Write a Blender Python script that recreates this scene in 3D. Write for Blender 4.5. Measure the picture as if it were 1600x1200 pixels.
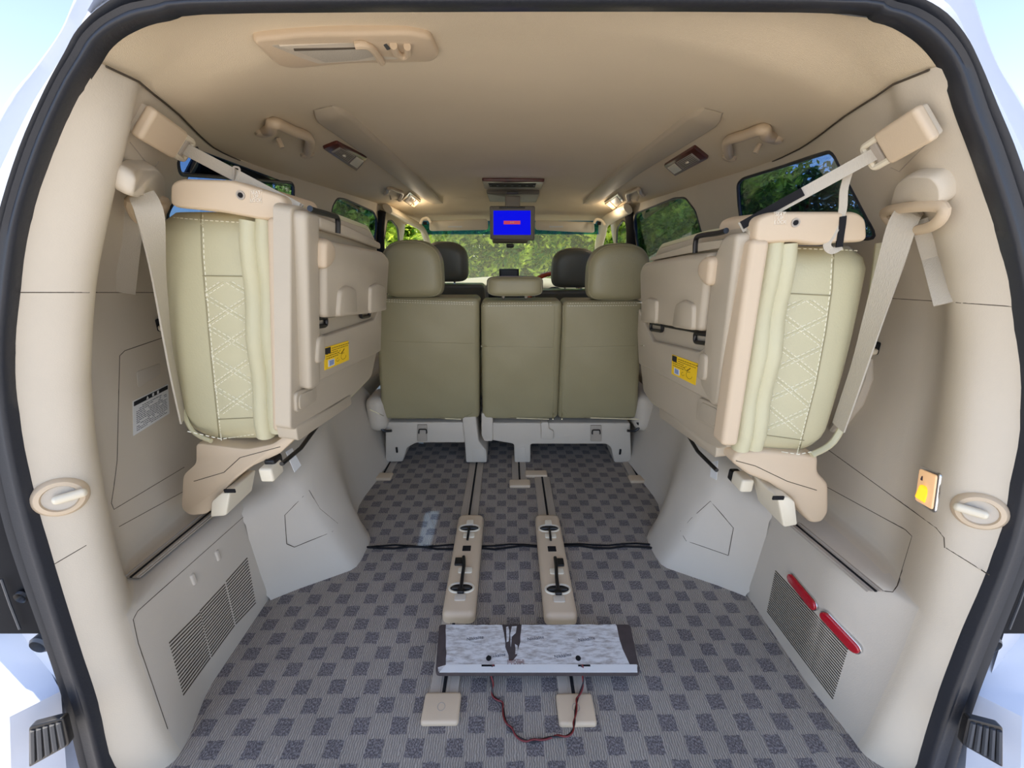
import bpy, bmesh, math, random
from mathutils import Vector, Matrix
from mathutils.bvhtree import BVHTree
from mathutils.geometry import delaunay_2d_cdt
random.seed(7)
V = Vector
for o in list(bpy.data.objects): bpy.data.objects.remove(o)
SC = bpy.context.scene; C = SC.collection

# ------------------------------------------------------------------ camera, sky, sun, exposure
F = 600.0; TH = math.atan(220/600.0); YAW = math.atan(6/(600/math.cos(TH))); H = 1.0
cd = bpy.data.cameras.new('camera'); cam = bpy.data.objects.new('camera', cd); C.objects.link(cam)
cd.sensor_width = 36; cd.lens = 13.5; cd.clip_start = 0.02; cd.clip_end = 500
cam.location = (0, 0, H); cam.rotation_euler = (math.pi/2-TH, 0, -YAW); SC.camera = cam
SC.view_settings.view_transform = 'Standard'; SC.view_settings.look = 'None'
SC.view_settings.gamma = 1.0; SC.view_settings.use_curve_mapping = False
SC.view_settings.exposure = 0.34
w = bpy.data.worlds.new('sky'); SC.world = w; w.use_nodes = True
nt = w.node_tree; nt.nodes.clear()
sky = nt.nodes.new('ShaderNodeTexSky'); sky.sky_type = 'NISHITA'; sky.sun_disc = False
sky.sun_elevation = math.radians(62); sky.sun_rotation = math.radians(200)
sky.air_density = 1.0; sky.dust_density = 0.25; sky.ozone_density = 1.0
bg = nt.nodes.new('ShaderNodeBackground'); bg.inputs[1].default_value = 0.26
wo = nt.nodes.new('ShaderNodeOutputWorld')
hs = nt.nodes.new('ShaderNodeHueSaturation'); hs.inputs['Saturation'].default_value = .75; nt.links.new(sky.outputs[0], hs.inputs['Color']); tn = nt.nodes.new('ShaderNodeMix'); tn.data_type = 'RGBA'; tn.blend_type = 'MULTIPLY'; tn.inputs[0].default_value = 1; tn.inputs[7].default_value = (.88, .93, 1.06, 1); nt.links.new(hs.outputs[0], tn.inputs[6]); nt.links.new(tn.outputs[2], bg.inputs[0]); nt.links.new(bg.outputs[0], wo.inputs[0])
sd = bpy.data.lights.new('sun', 'SUN'); sd.energy = 8.0; sd.angle = 0.01; sd.color = (1, .92, .80)
sun = bpy.data.objects.new('sun', sd); C.objects.link(sun)
SUNV = V((-0.41, 0.20, 1.0)).normalized()             # towards the sun: high on the left of the van
sun.rotation_euler = SUNV.to_track_quat('Z', 'Y').to_euler(); sun.location = SUNV*20

# ------------------------------------------------------------------ pixel helpers (points measured on real planes)
def ray(px, py):
    a = (px-800)/F; b = -(py-600)/F
    y = math.cos(TH)+b*math.sin(TH); z = -math.sin(TH)+b*math.cos(TH)
    return V((a*math.cos(YAW)+y*math.sin(YAW), -a*math.sin(YAW)+y*math.cos(YAW), z))
O = V((0, 0, H))
def fx(px, py, X): r = ray(px, py); return O+r*(X/r.x)
def fy(px, py, Y): r = ray(px, py); return O+r*(Y/r.y)
def fz(px, py, Z): r = ray(px, py); return O+r*((Z-H)/r.z)
def fp(px, py, p, n):
    r = ray(px, py); return O+r*((p-O).dot(n)/r.dot(n))

# ------------------------------------------------------------------ materials
def lin(c):
    return tuple((x/12.92 if x <= .04045 else ((x+.055)/1.055)**2.4) for x in [v/255 for v in c])
def mat(name, c, rough=.5, metal=0, bump=0, bscale=300, var=0, vscale=8, spec=.5, emis=None, es=0, coat=0, stretch=None):
    m = bpy.data.materials.new(name); m.use_nodes = True; n = m.node_tree; b = n.nodes['Principled BSDF']
    col = lin(c)+(1,)
    b.inputs['Base Color'].default_value = col; b.inputs['Roughness'].default_value = rough
    b.inputs['Metallic'].default_value = metal; b.inputs['Specular IOR Level'].default_value = spec
    b.inputs['Coat Weight'].default_value = coat
    if emis: b.inputs['Emission Color'].default_value = lin(emis)+(1,); b.inputs['Emission Strength'].default_value = es
    tc = n.nodes.new('ShaderNodeTexCoord'); src = tc.outputs['Object']
    if stretch:
        mp = n.nodes.new('ShaderNodeMapping'); mp.inputs['Scale'].default_value = stretch; n.links.new(src, mp.inputs[0]); src = mp.outputs[0]
    if bump:
        t = n.nodes.new('ShaderNodeTexNoise'); t.inputs['Scale'].default_value = bscale; t.inputs['Detail'].default_value = 3
        bp = n.nodes.new('ShaderNodeBump'); bp.inputs['Strength'].default_value = bump; bp.inputs['Distance'].default_value = .002
        n.links.new(src, t.inputs[0]); n.links.new(t.outputs[0], bp.inputs['Height']); n.links.new(bp.outputs[0], b.inputs['Normal'])
    if var:
        t = n.nodes.new('ShaderNodeTexNoise'); t.inputs['Scale'].default_value = vscale; t.inputs['Detail'].default_value = 4
        r = n.nodes.new('ShaderNodeMapRange'); r.inputs[1].default_value = .3; r.inputs[2].default_value = .7
        r.inputs[3].default_value = 1-var; r.inputs[4].default_value = 1+var
        mx = n.nodes.new('ShaderNodeVectorMath'); mx.operation = 'SCALE'; mx.inputs[0].default_value = col[:3]
        n.links.new(src, t.inputs[0]); n.links.new(t.outputs[0], r.inputs[0]); n.links.new(r.outputs[0], mx.inputs['Scale'])
        n.links.new(mx.outputs[0], b.inputs['Base Color'])
    return m
M = {}
M['trim'] = mat('beige_plastic', (203, 190, 169), .55, bump=.12, bscale=500, var=.02)
M['strip'] = mat('roof_strip_plastic', (192, 176, 150), .6)
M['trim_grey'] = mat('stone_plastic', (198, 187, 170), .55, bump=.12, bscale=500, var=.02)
M['peach'] = mat('tan_plastic', (206, 184, 154), .5, bump=.08, bscale=500)
M['panel'] = mat('greige_plastic', (184, 170, 147), .45, bump=.1, bscale=500, var=.02)
M['head'] = mat('headliner_fabric', (224, 206, 176), .95, bump=.35, bscale=900, var=.03, vscale=3, spec=.1)
M['leather'] = mat('cream_leather', (196, 188, 152), .42, bump=.25, bscale=260, var=.03)
M['leather2'] = mat('olive_cream_leather', (152, 143, 110), .42, bump=.25, bscale=260, var=.04, vscale=5)
M['stitch'] = mat('cream_thread', (238, 232, 208), .7)
M['gap'] = mat('panel_gap', (84, 75, 64), .8, spec=.1)
M['black'] = mat('black_plastic', (22, 21, 22), .35, bump=.05)
M['blackm'] = mat('black_matt', (30, 29, 30), .8, spec=.2)
M['rubber'] = mat('black_rubber', (40, 42, 48), .42, bump=.15, bscale=200)
M['paint'] = mat('white_paint', (196, 200, 210), .35)
M['dgrey'] = mat('dark_grey_panel', (70, 72, 76), .4)
M['belt'] = mat('belt_webbing', (188, 178, 160), .75, bump=.5, bscale=700, stretch=(1, 1, .2))
M['ivory'] = mat('ivory_plastic', (226, 214, 188), .4)
M['rail'] = mat('rail_cover', (172, 160, 144), .5, bump=.1, var=.05)
M['wood'] = mat('dark_wood_trim', (84, 36, 26), .3, var=.4, vscale=25, coat=.25)
M['chrome'] = mat('chrome', (220, 220, 220), .12, metal=1)
M['paper'] = mat('white_sticker', (224, 223, 218), .5)
M['ink'] = mat('black_ink', (28, 28, 32), .6)
M['inkl'] = mat('grey_ink', (88, 90, 98), .6)
M['yellow'] = mat('yellow_sticker', (250, 205, 30), .5)
M['inky'] = mat('brown_ink', (120, 90, 10), .6)
M['blue_sq'] = mat('pale_blue_print', (140, 155, 190), .5)
M['ltrim'] = mat('printed_white', (236, 226, 208), .6)
M['red'] = mat('red_reflector', (175, 12, 32), .12, coat=1)
M['lens'] = mat('frosted_lens', (235, 225, 200), .3)
M['lens_on'] = mat('lit_lens', (255, 220, 180), .3, emis=(255, 190, 120), es=.35)
M['bulb'] = mat('glowing_bulb', (255, 200, 60), .3, emis=(255, 170, 20), es=1.0)
M['screen'] = mat('blue_screen', (2, 4, 70), .5, spec=.1, emis=(0, 8, 255), es=.6)
M['scr_red'] = mat('red_screen_bar', (190, 50, 70), .4, emis=(200, 50, 80), es=.5)
M['tgrey'] = mat('monitor_casing', (120, 112, 98), .5)
M['darkseat'] = mat('dark_grey_leather', (112, 106, 88), .38, bump=.2, bscale=260)
M['orange'] = mat('red_wood_rim', (165, 62, 30), .25, coat=1, var=.2)
M['wire_b'] = mat('black_wire', (26, 20, 22), .4)
M['wire_r'] = mat('red_wire', (110, 26, 24), .4)
M['dash'] = mat('grey_dashboard', (150, 146, 136), .6, bump=.1)
M['ground'] = mat('pale_concrete', (190, 184, 176), .9, bump=.5, bscale=20, var=.08)
M['bark'] = mat('bark', (80, 66, 50), .9, bump=.5, bscale=30)
M['brown'] = mat('brown_board', (68, 58, 56), .7, var=.15, vscale=60)

def mat_foliage(name, c1, c2, trans=.6):
    m = bpy.data.materials.new(name); m.use_nodes = True; n = m.node_tree; b = n.nodes['Principled BSDF']; out = n.nodes['Material Output']
    tc = n.nodes.new('ShaderNodeTexCoord'); t = n.nodes.new('ShaderNodeTexNoise'); t.inputs['Scale'].default_value = 3.2; t.inputs['Detail'].default_value = 8
    r = n.nodes.new('ShaderNodeValToRGB'); r.color_ramp.elements[0].position = .44; r.color_ramp.elements[1].position = .58
    r.color_ramp.elements[0].color = lin(c1)+(1,); r.color_ramp.elements[1].color = lin(c2)+(1,)
    n.links.new(tc.outputs['Object'], t.inputs[0]); n.links.new(t.outputs[0], r.inputs[0]); n.links.new(r.outputs[0], b.inputs['Base Color'])
    b.inputs['Roughness'].default_value = .5
    tr = n.nodes.new('ShaderNodeBsdfTranslucent'); n.links.new(r.outputs[0], tr.inputs[0])
    mx = n.nodes.new('ShaderNodeMixShader'); mx.inputs[0].default_value = trans
    n.links.new(b.outputs[0], mx.inputs[1]); n.links.new(tr.outputs[0], mx.inputs[2]); n.links.new(mx.outputs[0], out.inputs[0])
    return m
M['leaf1'] = mat_foliage('sunny_leaves', (70, 128, 28), (236, 248, 104))
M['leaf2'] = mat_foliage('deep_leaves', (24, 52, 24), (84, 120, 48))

def mat_glass(name, tint, refl=.06):
    m = bpy.data.materials.new(name); m.use_nodes = True; n = m.node_tree; n.nodes.remove(n.nodes['Principled BSDF']); out = n.nodes['Material Output']
    tr = n.nodes.new('ShaderNodeBsdfTransparent'); tr.inputs[0].default_value = tint+(1,)
    gl = n.nodes.new('ShaderNodeBsdfGlossy'); gl.inputs['Roughness'].default_value = .02
    fr = n.nodes.new('ShaderNodeLayerWeight'); fr.inputs[0].default_value = .15
    mr = n.nodes.new('ShaderNodeMapRange'); mr.inputs[3].default_value = refl; mr.inputs[4].default_value = .6
    mx = n.nodes.new('ShaderNodeMixShader')
    n.links.new(fr.outputs['Facing'], mr.inputs[0]); n.links.new(mr.outputs[0], mx.inputs[0])
    n.links.new(tr.outputs[0], mx.inputs[1]); n.links.new(gl.outputs[0], mx.inputs[2]); n.links.new(mx.outputs[0], out.inputs[0])
    return m
M['glass'] = mat_glass('clear_glass', (.92, .95, .88), .02)
M['privacy'] = mat_glass('privacy_glass', (.30, .40, .54), .02)
M['bluestrip'] = mat_glass('blue_shade_band', (.25, .55, .8), .03)

def mat_carpet():
    m = bpy.data.materials.new('checked_carpet'); m.use_nodes = True; n = m.node_tree; b = n.nodes['Principled BSDF']
    N = n.nodes.new; L = n.links.new
    tc = N('ShaderNodeTexCoord'); no = N('ShaderNodeTexNoise'); no.inputs['Scale'].default_value = 90; no.inputs['Detail'].default_value = 2
    L(tc.outputs['Object'], no.inputs[0])
    sub = N('ShaderNodeVectorMath'); sub.operation = 'SUBTRACT'; sub.inputs[1].default_value = (.5, .5, .5); L(no.outputs['Color'], sub.inputs[0])
    sc = N('ShaderNodeVectorMath'); sc.operation = 'SCALE'; sc.inputs['Scale'].default_value = .007; L(sub.outputs[0], sc.inputs[0])
    ad = N('ShaderNodeVectorMath'); L(tc.outputs['Object'], ad.inputs[0]); L(sc.outputs[0], ad.inputs[1])
    sp = N('ShaderNodeSeparateXYZ'); L(ad.outputs[0], sp.inputs[0])
    def mt(op, a, bb=None, c=None):
        k = N('ShaderNodeMath'); k.operation = op
        for i, v in enumerate((a, bb, c)):
            if v is None: continue
            if isinstance(v, (int, float)): k.inputs[i].default_value = v
            else: L(v, k.inputs[i])
        return k.outputs[0]
    PX, PY = .0425, .0405
    u = mt('DIVIDE', mt('ADD', sp.outputs[0], 10*PX+.01), PX); v = mt('DIVIDE', mt('ADD', sp.outputs[1], 0.008), PY)
    par = mt('MODULO', mt('ADD', mt('FLOOR', u), mt('FLOOR', v)), 2)
    par = mt('ABSOLUTE', par)
    fu = mt('FRACT', u); fv = mt('FRACT', v)
    ins = mt('MULTIPLY', mt('LESS_THAN', mt('ABSOLUTE', mt('SUBTRACT', fu, .5)), .43), mt('LESS_THAN', mt('ABSOLUTE', mt('SUBTRACT', fv, .5)), .40))
    dark = mt('MULTIPLY', mt('GREATER_THAN', par, .5), ins)
    # ribs run along the van, wavy
    rib = mt('SINE', mt('MULTIPLY', sp.outputs[0], 2*math.pi/.0052))
    rib = mt('MULTIPLY_ADD', rib, .5, .5)
    fine = N('ShaderNodeTexNoise'); fine.inputs['Scale'].default_value = 420; fine.inputs['Detail'].default_value = 2
    mp = N('ShaderNodeMapping'); mp.inputs['Scale'].default_value = (1, .55, 1); L(tc.outputs['Object'], mp.inputs[0]); L(mp.outputs[0], fine.inputs[0])
    big = N('ShaderNodeTexNoise'); big.inputs['Scale'].default_value = 5; big.inputs['Detail'].default_value = 4; L(tc.outputs['Object'], big.inputs[0])
    fr = N('ShaderNodeMapRange'); fr.inputs[1].default_value = .42; fr.inputs[2].default_value = .62; L(fine.outputs[0], fr.inputs[0])
    cl = N('ShaderNodeMix'); cl.data_type = 'RGBA'; L(rib, cl.inputs[0]); cl.inputs[6].default_value = lin((134, 126, 116))+(1,); cl.inputs[7].default_value = lin((178, 168, 155))+(1,)
    cdk = N('ShaderNodeMix'); cdk.data_type = 'RGBA'; L(fr.outputs[0], cdk.inputs[0]); cdk.inputs[6].default_value = lin((98, 92, 91))+(1,); cdk.inputs[7].default_value = lin((150, 143, 140))+(1,)
    mx = N('ShaderNodeMix'); mx.data_type = 'RGBA'; L(dark, mx.inputs[0]); L(cl.outputs[2], mx.inputs[6]); L(cdk.outputs[2], mx.inputs[7])
    bm = N('ShaderNodeMapRange'); bm.inputs[1].default_value = .3; bm.inputs[2].default_value = .7; bm.inputs[3].default_value = .86; bm.inputs[4].default_value = 1.08; L(big.outputs[0], bm.inputs[0])
    s2 = N('ShaderNodeVectorMath'); s2.operation = 'SCALE'; L(mx.outputs[2], s2.inputs[0]); L(bm.outputs[0], s2.inputs['Scale'])
    L(s2.outputs[0], b.inputs['Base Color']); b.inputs['Roughness'].default_value = .95; b.inputs['Specular IOR Level'].default_value = .1
    hh = N('ShaderNodeMix'); L(dark, hh.inputs[0]); L(rib, hh.inputs[2]); L(fr.outputs[0], hh.inputs[3])
    bp = N('ShaderNodeBump'); bp.inputs['Strength'].default_value = .7; bp.inputs['Distance'].default_value = .002
    L(hh.outputs[0], bp.inputs['Height']); L(bp.outputs[0], b.inputs['Normal'])
    return m
M['carpet'] = mat_carpet()

def mat_board():
    m = bpy.data.materials.new('weathered_white_film'); m.use_nodes = True; n = m.node_tree; b = n.nodes['Principled BSDF']
    N = n.nodes.new; L = n.links.new
    tc = N('ShaderNodeTexCoord'); mp = N('ShaderNodeMapping'); mp.inputs['Scale'].default_value = (3, 12, 1); L(tc.outputs['Object'], mp.inputs[0])
    t = N('ShaderNodeTexNoise'); t.inputs['Scale'].default_value = 9; t.inputs['Detail'].default_value = 9; t.inputs['Roughness'].default_value = .7; L(mp.outputs[0], t.inputs[0])
    r = N('ShaderNodeValToRGB'); e = r.color_ramp.elements; e[0].position = .36; e[0].color = lin((158, 150, 142))+(1,); e[1].position = .56; e[1].color = lin((214, 212, 208))+(1,)
    L(t.outputs[0], r.inputs[0]); L(r.outputs[0], b.inputs['Base Color']); b.inputs['Roughness'].default_value = .5
    return m
M['film'] = mat_board()

# ------------------------------------------------------------------ mesh builder
class MB:
    def __init__(s): s.v = []; s.f = []
    def add(s, vs, fs):
        o = len(s.v); s.v += [V(p) for p in vs]; s.f += [tuple(i+o for i in f) for f in fs]; return s
    def grid(s, rows, closed_u=False, closed_v=False):
        nr, nc = len(rows), len(rows[0]); fs = []
        for i in range(nr if closed_v else nr-1):
            for j in range(nc if closed_u else nc-1):
                a = i*nc+j; b = i*nc+(j+1) % nc; c = ((i+1) % nr)*nc+(j+1) % nc; d = ((i+1) % nr)*nc+j
                fs.append((a, b, c, d))
        return s.add([p for r in rows for p in r], fs)
    def tube(s, path, r, n=8, closed=False, flat=1.0, up=None, cap=True):
        path = [V(p) for p in path]; rows = []; k = len(path); prev = None
        for i, p in enumerate(path):
            a = path[(i-1) % k] if (closed or i > 0) else p; b = path[(i+1) % k] if (closed or i < k-1) else p
            t = (b-a).normalized() if (b-a).length > 1e-9 else V((0, 0, 1))
            if up is not None: u = (V(up)-t*V(up).dot(t))
            elif prev is not None: u = prev-t*prev.dot(t)
            else: u = t.orthogonal()
            if u.length < 1e-6: u = t.orthogonal()
            u.normalize(); prev = u; w_ = t.cross(u)
            rr = r[i] if isinstance(r, (list, tuple)) else r
            rows.append([p+(u*math.cos(q)*flat+w_*math.sin(q))*rr for q in [2*math.pi*j/n for j in range(n)]])
        o = len(s.v); s.grid(rows, True, closed)
        if cap and not closed: s.f.append(tuple(o+j for j in range(n))[::-1]); s.f.append(tuple(o+(k-1)*n+j for j in range(n)))
        return s
    def rbox(s, c, dims, r, R=None, n=3, m=1, fn=None):
        hx = [d/2 for d in dims]; r = min(r, min(hx)*.999)
        def params(h):
            a = [-h+r*(1-math.cos(i/n*math.pi/2)) if False else -h+r-r*math.tan((n-i)/n*math.pi/4) for i in range(n)]
            a.append(-h+r); mid = [(-h+r)+(2*h-2*r)*i/m for i in range(1, m)] if h > r*1.001 else []
            b = [-x for x in a][::-1]; out = a+mid+b
            return out
        P = [params(h) for h in hx]; idx = {}; vs = []; fs = []
        def vert(q):
            key = tuple(round(x, 6) for x in q)
            if key not in idx:
                inn = V([max(-(h-r), min(h-r, x)) for x, h in zip(q, hx)]); d = V(q)-inn
                p = inn+d.normalized()*r if d.length > 1e-9 else V(q)
                if fn: p = V(fn(p))
                if R is not None: p = R @ p
                idx[key] = len(vs); vs.append(p+V(c))
            return idx[key]
        for ax in range(3):
            a1, a2 = (ax+1) % 3, (ax+2) % 3
            for sg in (-1, 1):
                for i in range(len(P[a1])-1):
                    for j in range(len(P[a2])-1):
                        qs = []
                        for (ii, jj) in ((i, j), (i+1, j), (i+1, j+1), (i, j+1)):
                            q = [0, 0, 0]; q[ax] = sg*hx[ax]; q[a1] = P[a1][ii]; q[a2] = P[a2][jj]; qs.append(vert(q))
                        qs = qs if sg > 0 else qs[::-1]
                        u = []
                        for x in qs:
                            if x not in u: u.append(x)
                        if len(u) > 2: fs.append(tuple(u))
        return s.add(vs, fs)
    def lathe(s, c, axis, prof, n=24):
        ax = V(axis).normalized(); u = ax.orthogonal().normalized(); w_ = ax.cross(u); rows = []
        for r, h in prof: rows.append([V(c)+ax*h+(u*math.cos(q)+w_*math.sin(q))*r for q in [2*math.pi*j/n for j in range(n)]])
        o = len(s.v); s.grid(rows, True); k = len(prof)
        s.f.append(tuple(o+j for j in range(n))[::-1]); s.f.append(tuple(o+(k-1)*n+j for j in range(n)))
        return s
    def plate(s, poly, n, h, r=.0, back=0.0, seg=3):
        # poly: 3D points roughly in a plane, n: outward normal, h: height above, r: edge rounding, back: depth below
        n = V(n).normalized(); poly = [V(p) for p in poly]; k = len(poly)
        area = V((0, 0, 0))
        for i in range(k): area += poly[i].cross(poly[(i+1) % k])
        if area.dot(n) < 0: poly = poly[::-1]
        def off(d):
            out = []
            for i in range(k):
                a = poly[i]-poly[i-1]; b = poly[(i+1) % k]-poly[i]
                na = n.cross(a).normalized(); nb = n.cross(b).normalized(); m_ = na+nb
                m_ = m_.normalized() if m_.length > 1e-6 else na
                out.append(poly[i]+m_*(d/max(.5, m_.dot(na))))
            return out
        rows = [[p-n*back for p in poly]]
        if r > 0:
            ro = r
            for _ in range(12):
                q_ = off(ro)
                if all((q_[(i+1) % k]-q_[i]).dot(poly[(i+1) % k]-poly[i]) > 0 for i in range(k)): break
                ro *= .75
            for i in range(seg+1):
                a = i/seg*math.pi/2
                rows.append([p+n*(h-r+r*math.sin(a)) for p in off(ro*(1-math.cos(a)))])
        else: rows.append([p+n*h for p in poly])
        o = len(s.v); s.grid(rows, True); q = len(rows)
        s.f.append(tuple(o+j for j in range(k))[::-1]); s.f.append(tuple(o+(q-1)*k+j for j in range(k)))
        return s

ORG = {}
def obj(name, mb, m, parent=None, org=None, label=None, smooth=35, sub=0, kind=None):
    o_ = ORG[parent.name] if parent is not None else (V(org) if org is not None else V((0, 0, 0)))
    me = bpy.data.meshes.new(name); me.from_pydata([v-o_ for v in mb.v], [], mb.f); me.validate(); me.update()
    bm = bmesh.new(); bm.from_mesh(me); bmesh.ops.recalc_face_normals(bm, faces=bm.faces); bm.to_mesh(me); bm.free()
    me.materials.append(M[m] if isinstance(m, str) else m)
    for p in me.polygons: p.use_smooth = True
    me.set_sharp_from_angle(angle=math.radians(smooth))
    o = bpy.data.objects.new(name, me); C.objects.link(o)
    if parent is not None: o.parent = parent
    else: o.location = o_
    ORG[o.name] = o_
    if sub: md = o.modifiers.new('sub', 'SUBSURF'); md.levels = md.render_levels = sub
    if label: o['label'] = label
    if kind: o['kind'] = kind
    return o
def thing(name, label, cat, loc, group=None):
    o = bpy.data.objects.new(name, None); C.objects.link(o); o.location = loc; o.empty_display_size = .05
    o['label'] = label; o['category'] = cat
    if group: o['group'] = group
    ORG[o.name] = V(loc); return o
def tag(o, label, cat, group=None):
    o['label'] = label; o['category'] = cat
    if group: o['group'] = group
    return o
def struct(name, mb, m, smooth=35, org=None): o = obj(name, mb, m, smooth=smooth, org=org); o['kind'] = 'structure'; return o
def bvh(mb): return BVHTree.FromPolygons([tuple(v) for v in mb.v], mb.f)
def hit(tree, px, py, off=0.0):
    r = ray(px, py).normalized(); p, n, i, d = tree.ray_cast(O, r)
    if p is None: p = O+r*1.0; n = -r
    if n.dot(r) > 0: n = -n
    return p+n*off, n
def hitc(tree, px, py, back): r = ray(px, py).normalized(); return hit(tree, px, py)[0]-r*back
def interp(tab, z):
    if z <= tab[0][0]: return tab[0][1]
    for (a, x), (b, y) in zip(tab, tab[1:]):
        if z <= b: t = (z-a)/(b-a); return x+(y-x)*t
    return tab[-1][1]
def smooth(t): t = max(0, min(1, t)); return t*t*(3-2*t)
def catmull(pts, n=6, closed=False):
    pts = [V(p) for p in pts]; out = []; k = len(pts)
    rng = range(k) if closed else range(k-1)
    for i in rng:
        p0 = pts[(i-1) % k] if (closed or i > 0) else pts[i]; p1 = pts[i]; p2 = pts[(i+1) % k]; p3 = pts[(i+2) % k] if (closed or i < k-2) else p2
        for j in range(n):
            t = j/n; out.append(.5*((2*p1)+(p2-p0)*t+(2*p0-5*p1+4*p2-p3)*t*t+(3*p1-p0-3*p2+p3)*t**3))
    if not closed: out.append(pts[-1])
    return out
def rnd(pts, r, n=4):
    # round the corners of a polygon (3D points)
    pts = [V(p) for p in pts]; out = []; k = len(pts)
    for i in range(k):
        p = pts[i]; a = pts[i-1]-p; b = pts[(i+1) % k]-p; ra = min(r, a.length*.45, b.length*.45)
        A = p+a.normalized()*ra; B = p+b.normalized()*ra
        for j in range(n+1): t = j/n; out.append(A*(1-t)**2+p*2*t*(1-t)+B*t*t)
    return out
def dashes(mb, path, dash=.006, gap=.004, r=.0009):
    path = [V(p) for p in path]; L = [0]
    for a, b in zip(path, path[1:]): L.append(L[-1]+(b-a).length)
    def at(d):
        for i in range(len(L)-1):
            if d <= L[i+1]: t = (d-L[i])/max(1e-9, L[i+1]-L[i]); return path[i].lerp(path[i+1], t)
        return path[-1]
    d = 0
    while d+dash < L[-1]: mb.tube([at(d), at(d+dash*.5), at(d+dash)], r, 5); d += dash+gap
    return mb
def frame(n, up=(0, 0, 1)):
    n = V(n).normalized(); u = V(up).cross(n).normalized(); v = n.cross(u)
    return Matrix((u, v, n)).transposed()
def side(s): return 'left' if s < 0 else 'right'
def textmesh(body, size, place, m, name, parent, extrude=.0003, label=None):
    # place: Matrix mapping text plane to world
    cu = bpy.data.curves.new('t', 'FONT'); cu.body = body; cu.size = size; cu.extrude = extrude; cu.align_x = 'CENTER'; cu.align_y = 'CENTER'
    to = bpy.data.objects.new('t', cu); C.objects.link(to); dg = bpy.context.evaluated_depsgraph_get(); dg.update()
    me = bpy.data.meshes.new_from_object(to.evaluated_get(dg)); bpy.data.objects.remove(to)
    mb = MB(); mb.add([place @ v.co for v in me.vertices], [tuple(p.vertices) for p in me.polygons])
    bpy.data.meshes.remove(me)
    return obj(name, mb, m, parent, label=label)

# ------------------------------------------------------------------ opening outline
SEAL = {-1: [(175, 1200), (149, 1100), (117, 1000), (71, 850), (45, 750), (27, 650), (21, 560), (28, 460), (45, 350), (80, 240), (120, 150), (150, 100), (170, 70), (205, 45), (260, 28), (400, 16)],
        1: [(1436, 1200), (1467, 1100), (1504, 1000), (1560, 855), (1583, 755), (1599, 640), (1590, 500), (1568, 380), (1530, 260), (1500, 180), (1480, 120), (1455, 80), (1420, 50), (1370, 30), (1250, 15)]}
def opl(px, py, dy=0):   # opening plane leans forward with height
    r = ray(px, py); a, b = .43+dy, .14; t = (a+b*H)/(r.y-b*r.z); return O+r*t
SP = {s: [opl(*q) for q in SEAL[s]] for s in (-1, 1)}
def tabs(s):
    P = SP[s]; return [(p.z, abs(p.x)) for p in P if p.z < 1.245], [(p.z, p.y) for p in P if p.z < 1.245]

# wall profile W(z) beyond the pillar
WP = [(0, .72), (.3, .724), (.318, .728), (.330, .737), (.338, .752), (.342, .80), (.346, .835), (.360, .846), (.5, .852), (.7, .85), (.88, .835), (.93, .825), (1.0, .805), (1.1, .78), (1.225, .745)]
def Wz(z): return interp(WP, z)
def wallX(s, Y, z):
    tx, ty = TAB[s]; xs = interp(tx, z); ys = interp(ty, z); w_ = Wz(z)
    t = Y-ys; E = interp(EDGE[s], z)
    if z > .88:
        xt = interp(tx, 1.215); T = interp(TOPX, Y)+(xt-TOPX[0][1])*max(0, 1-(Y-.6)/.5); k = min(1, (z-.88)/.335)**1.25
        w_ += (T-w_)*k
    if t < .05: b = xs+(E-xs)*math.sin(math.pi/2*max(0, t)/.05)
    else: b = E+(w_-E)*smooth(min(1, (t-.05)/(.15 if z < .88 else .15-(z-.88)*.34)))
    return s*b
EDGE = {-1: [(-.01, .687), (.1, .700), (.24, .716), (.37, .722), (.47, .722), (.56, .718), (.68, .708), (.79, .689), (.89, .660), (.96, .635), (1.07, .585), (1.15, .545), (1.215, .520)],
        1: [(-.01, .735), (.1, .750), (.22, .772), (.34, .785), (.46, .785), (.575, .778), (.67, .768), (.78, .752), (.865, .735), (.98, .692), (1.115, .620), (1.2, .560), (1.215, .552)]}
TCOL = [0, .004, .009, .015, .021, .028, .035, .042, .05, .058, .067, .077, .088, .1, .112, .125, .14, .155, .17, .19, .21, .24, .28, .33, .38, .44, .5, .58, .68, .8, .95, 1.1, 1.3, 1.5, 1.8, 2.1]
TOPX = [(.60, .520), (.65, .528), (.72, .548), (.81, .586), (.94, .650), (1.05, .700), (1.13, .724), (1.2, .738), (1.4, .745)]
TAB = {s: tabs(s) for s in (-1, 1)}
def ztop(Y): return 1.215

WALLS = {}
PLAIN = {s: bvh(MB().grid([[V((wallX(s, y/50, z), y/50, z)) for y in range(28, 150)] for z in [.36+i*(1.215-.36)/40 for i in range(41)]])) for s in (-1, 1)}
def onwall(s, px, py): p = hit(PLAIN[s], px, py)[0]; return (p.y, min(1.198, p.z))
YF = 3.05
# window outlines on each wall as (Y,z)
WIN = {-1: [[onwall(-1, *q) for q in [(262, 330), (313, 218), (400, 246), (452, 272), (459, 282), (459, 312), (455, 350), (262, 350)]],
            [(1.80, 1.04), (1.80, 1.14), (1.86, 1.185), (1.95, 1.19), (2.35, 1.165), (2.42, 1.12), (2.42, .80), (1.80, .80)],
            [(2.60, .80), (2.60, 1.13), (2.70, 1.14), (2.86, 1.10), (3.00, .98), (3.00, .80)]],
       1: [[onwall(1, *q) for q in [(1374, 372), (1302, 234), (1230, 257), (1160, 279), (1152, 287), (1153, 310), (1162, 375)]],
           [(1.63, 1.0), (1.68, 1.12), (1.78, 1.18), (1.9, 1.19), (2.45, 1.165), (2.5, 1.12), (2.5, .80), (1.6, .80)],
           [(2.66, .80), (2.66, 1.13), (2.74, 1.14), (2.88, 1.10), (3.00, .98), (3.00, .80)]]}
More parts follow.
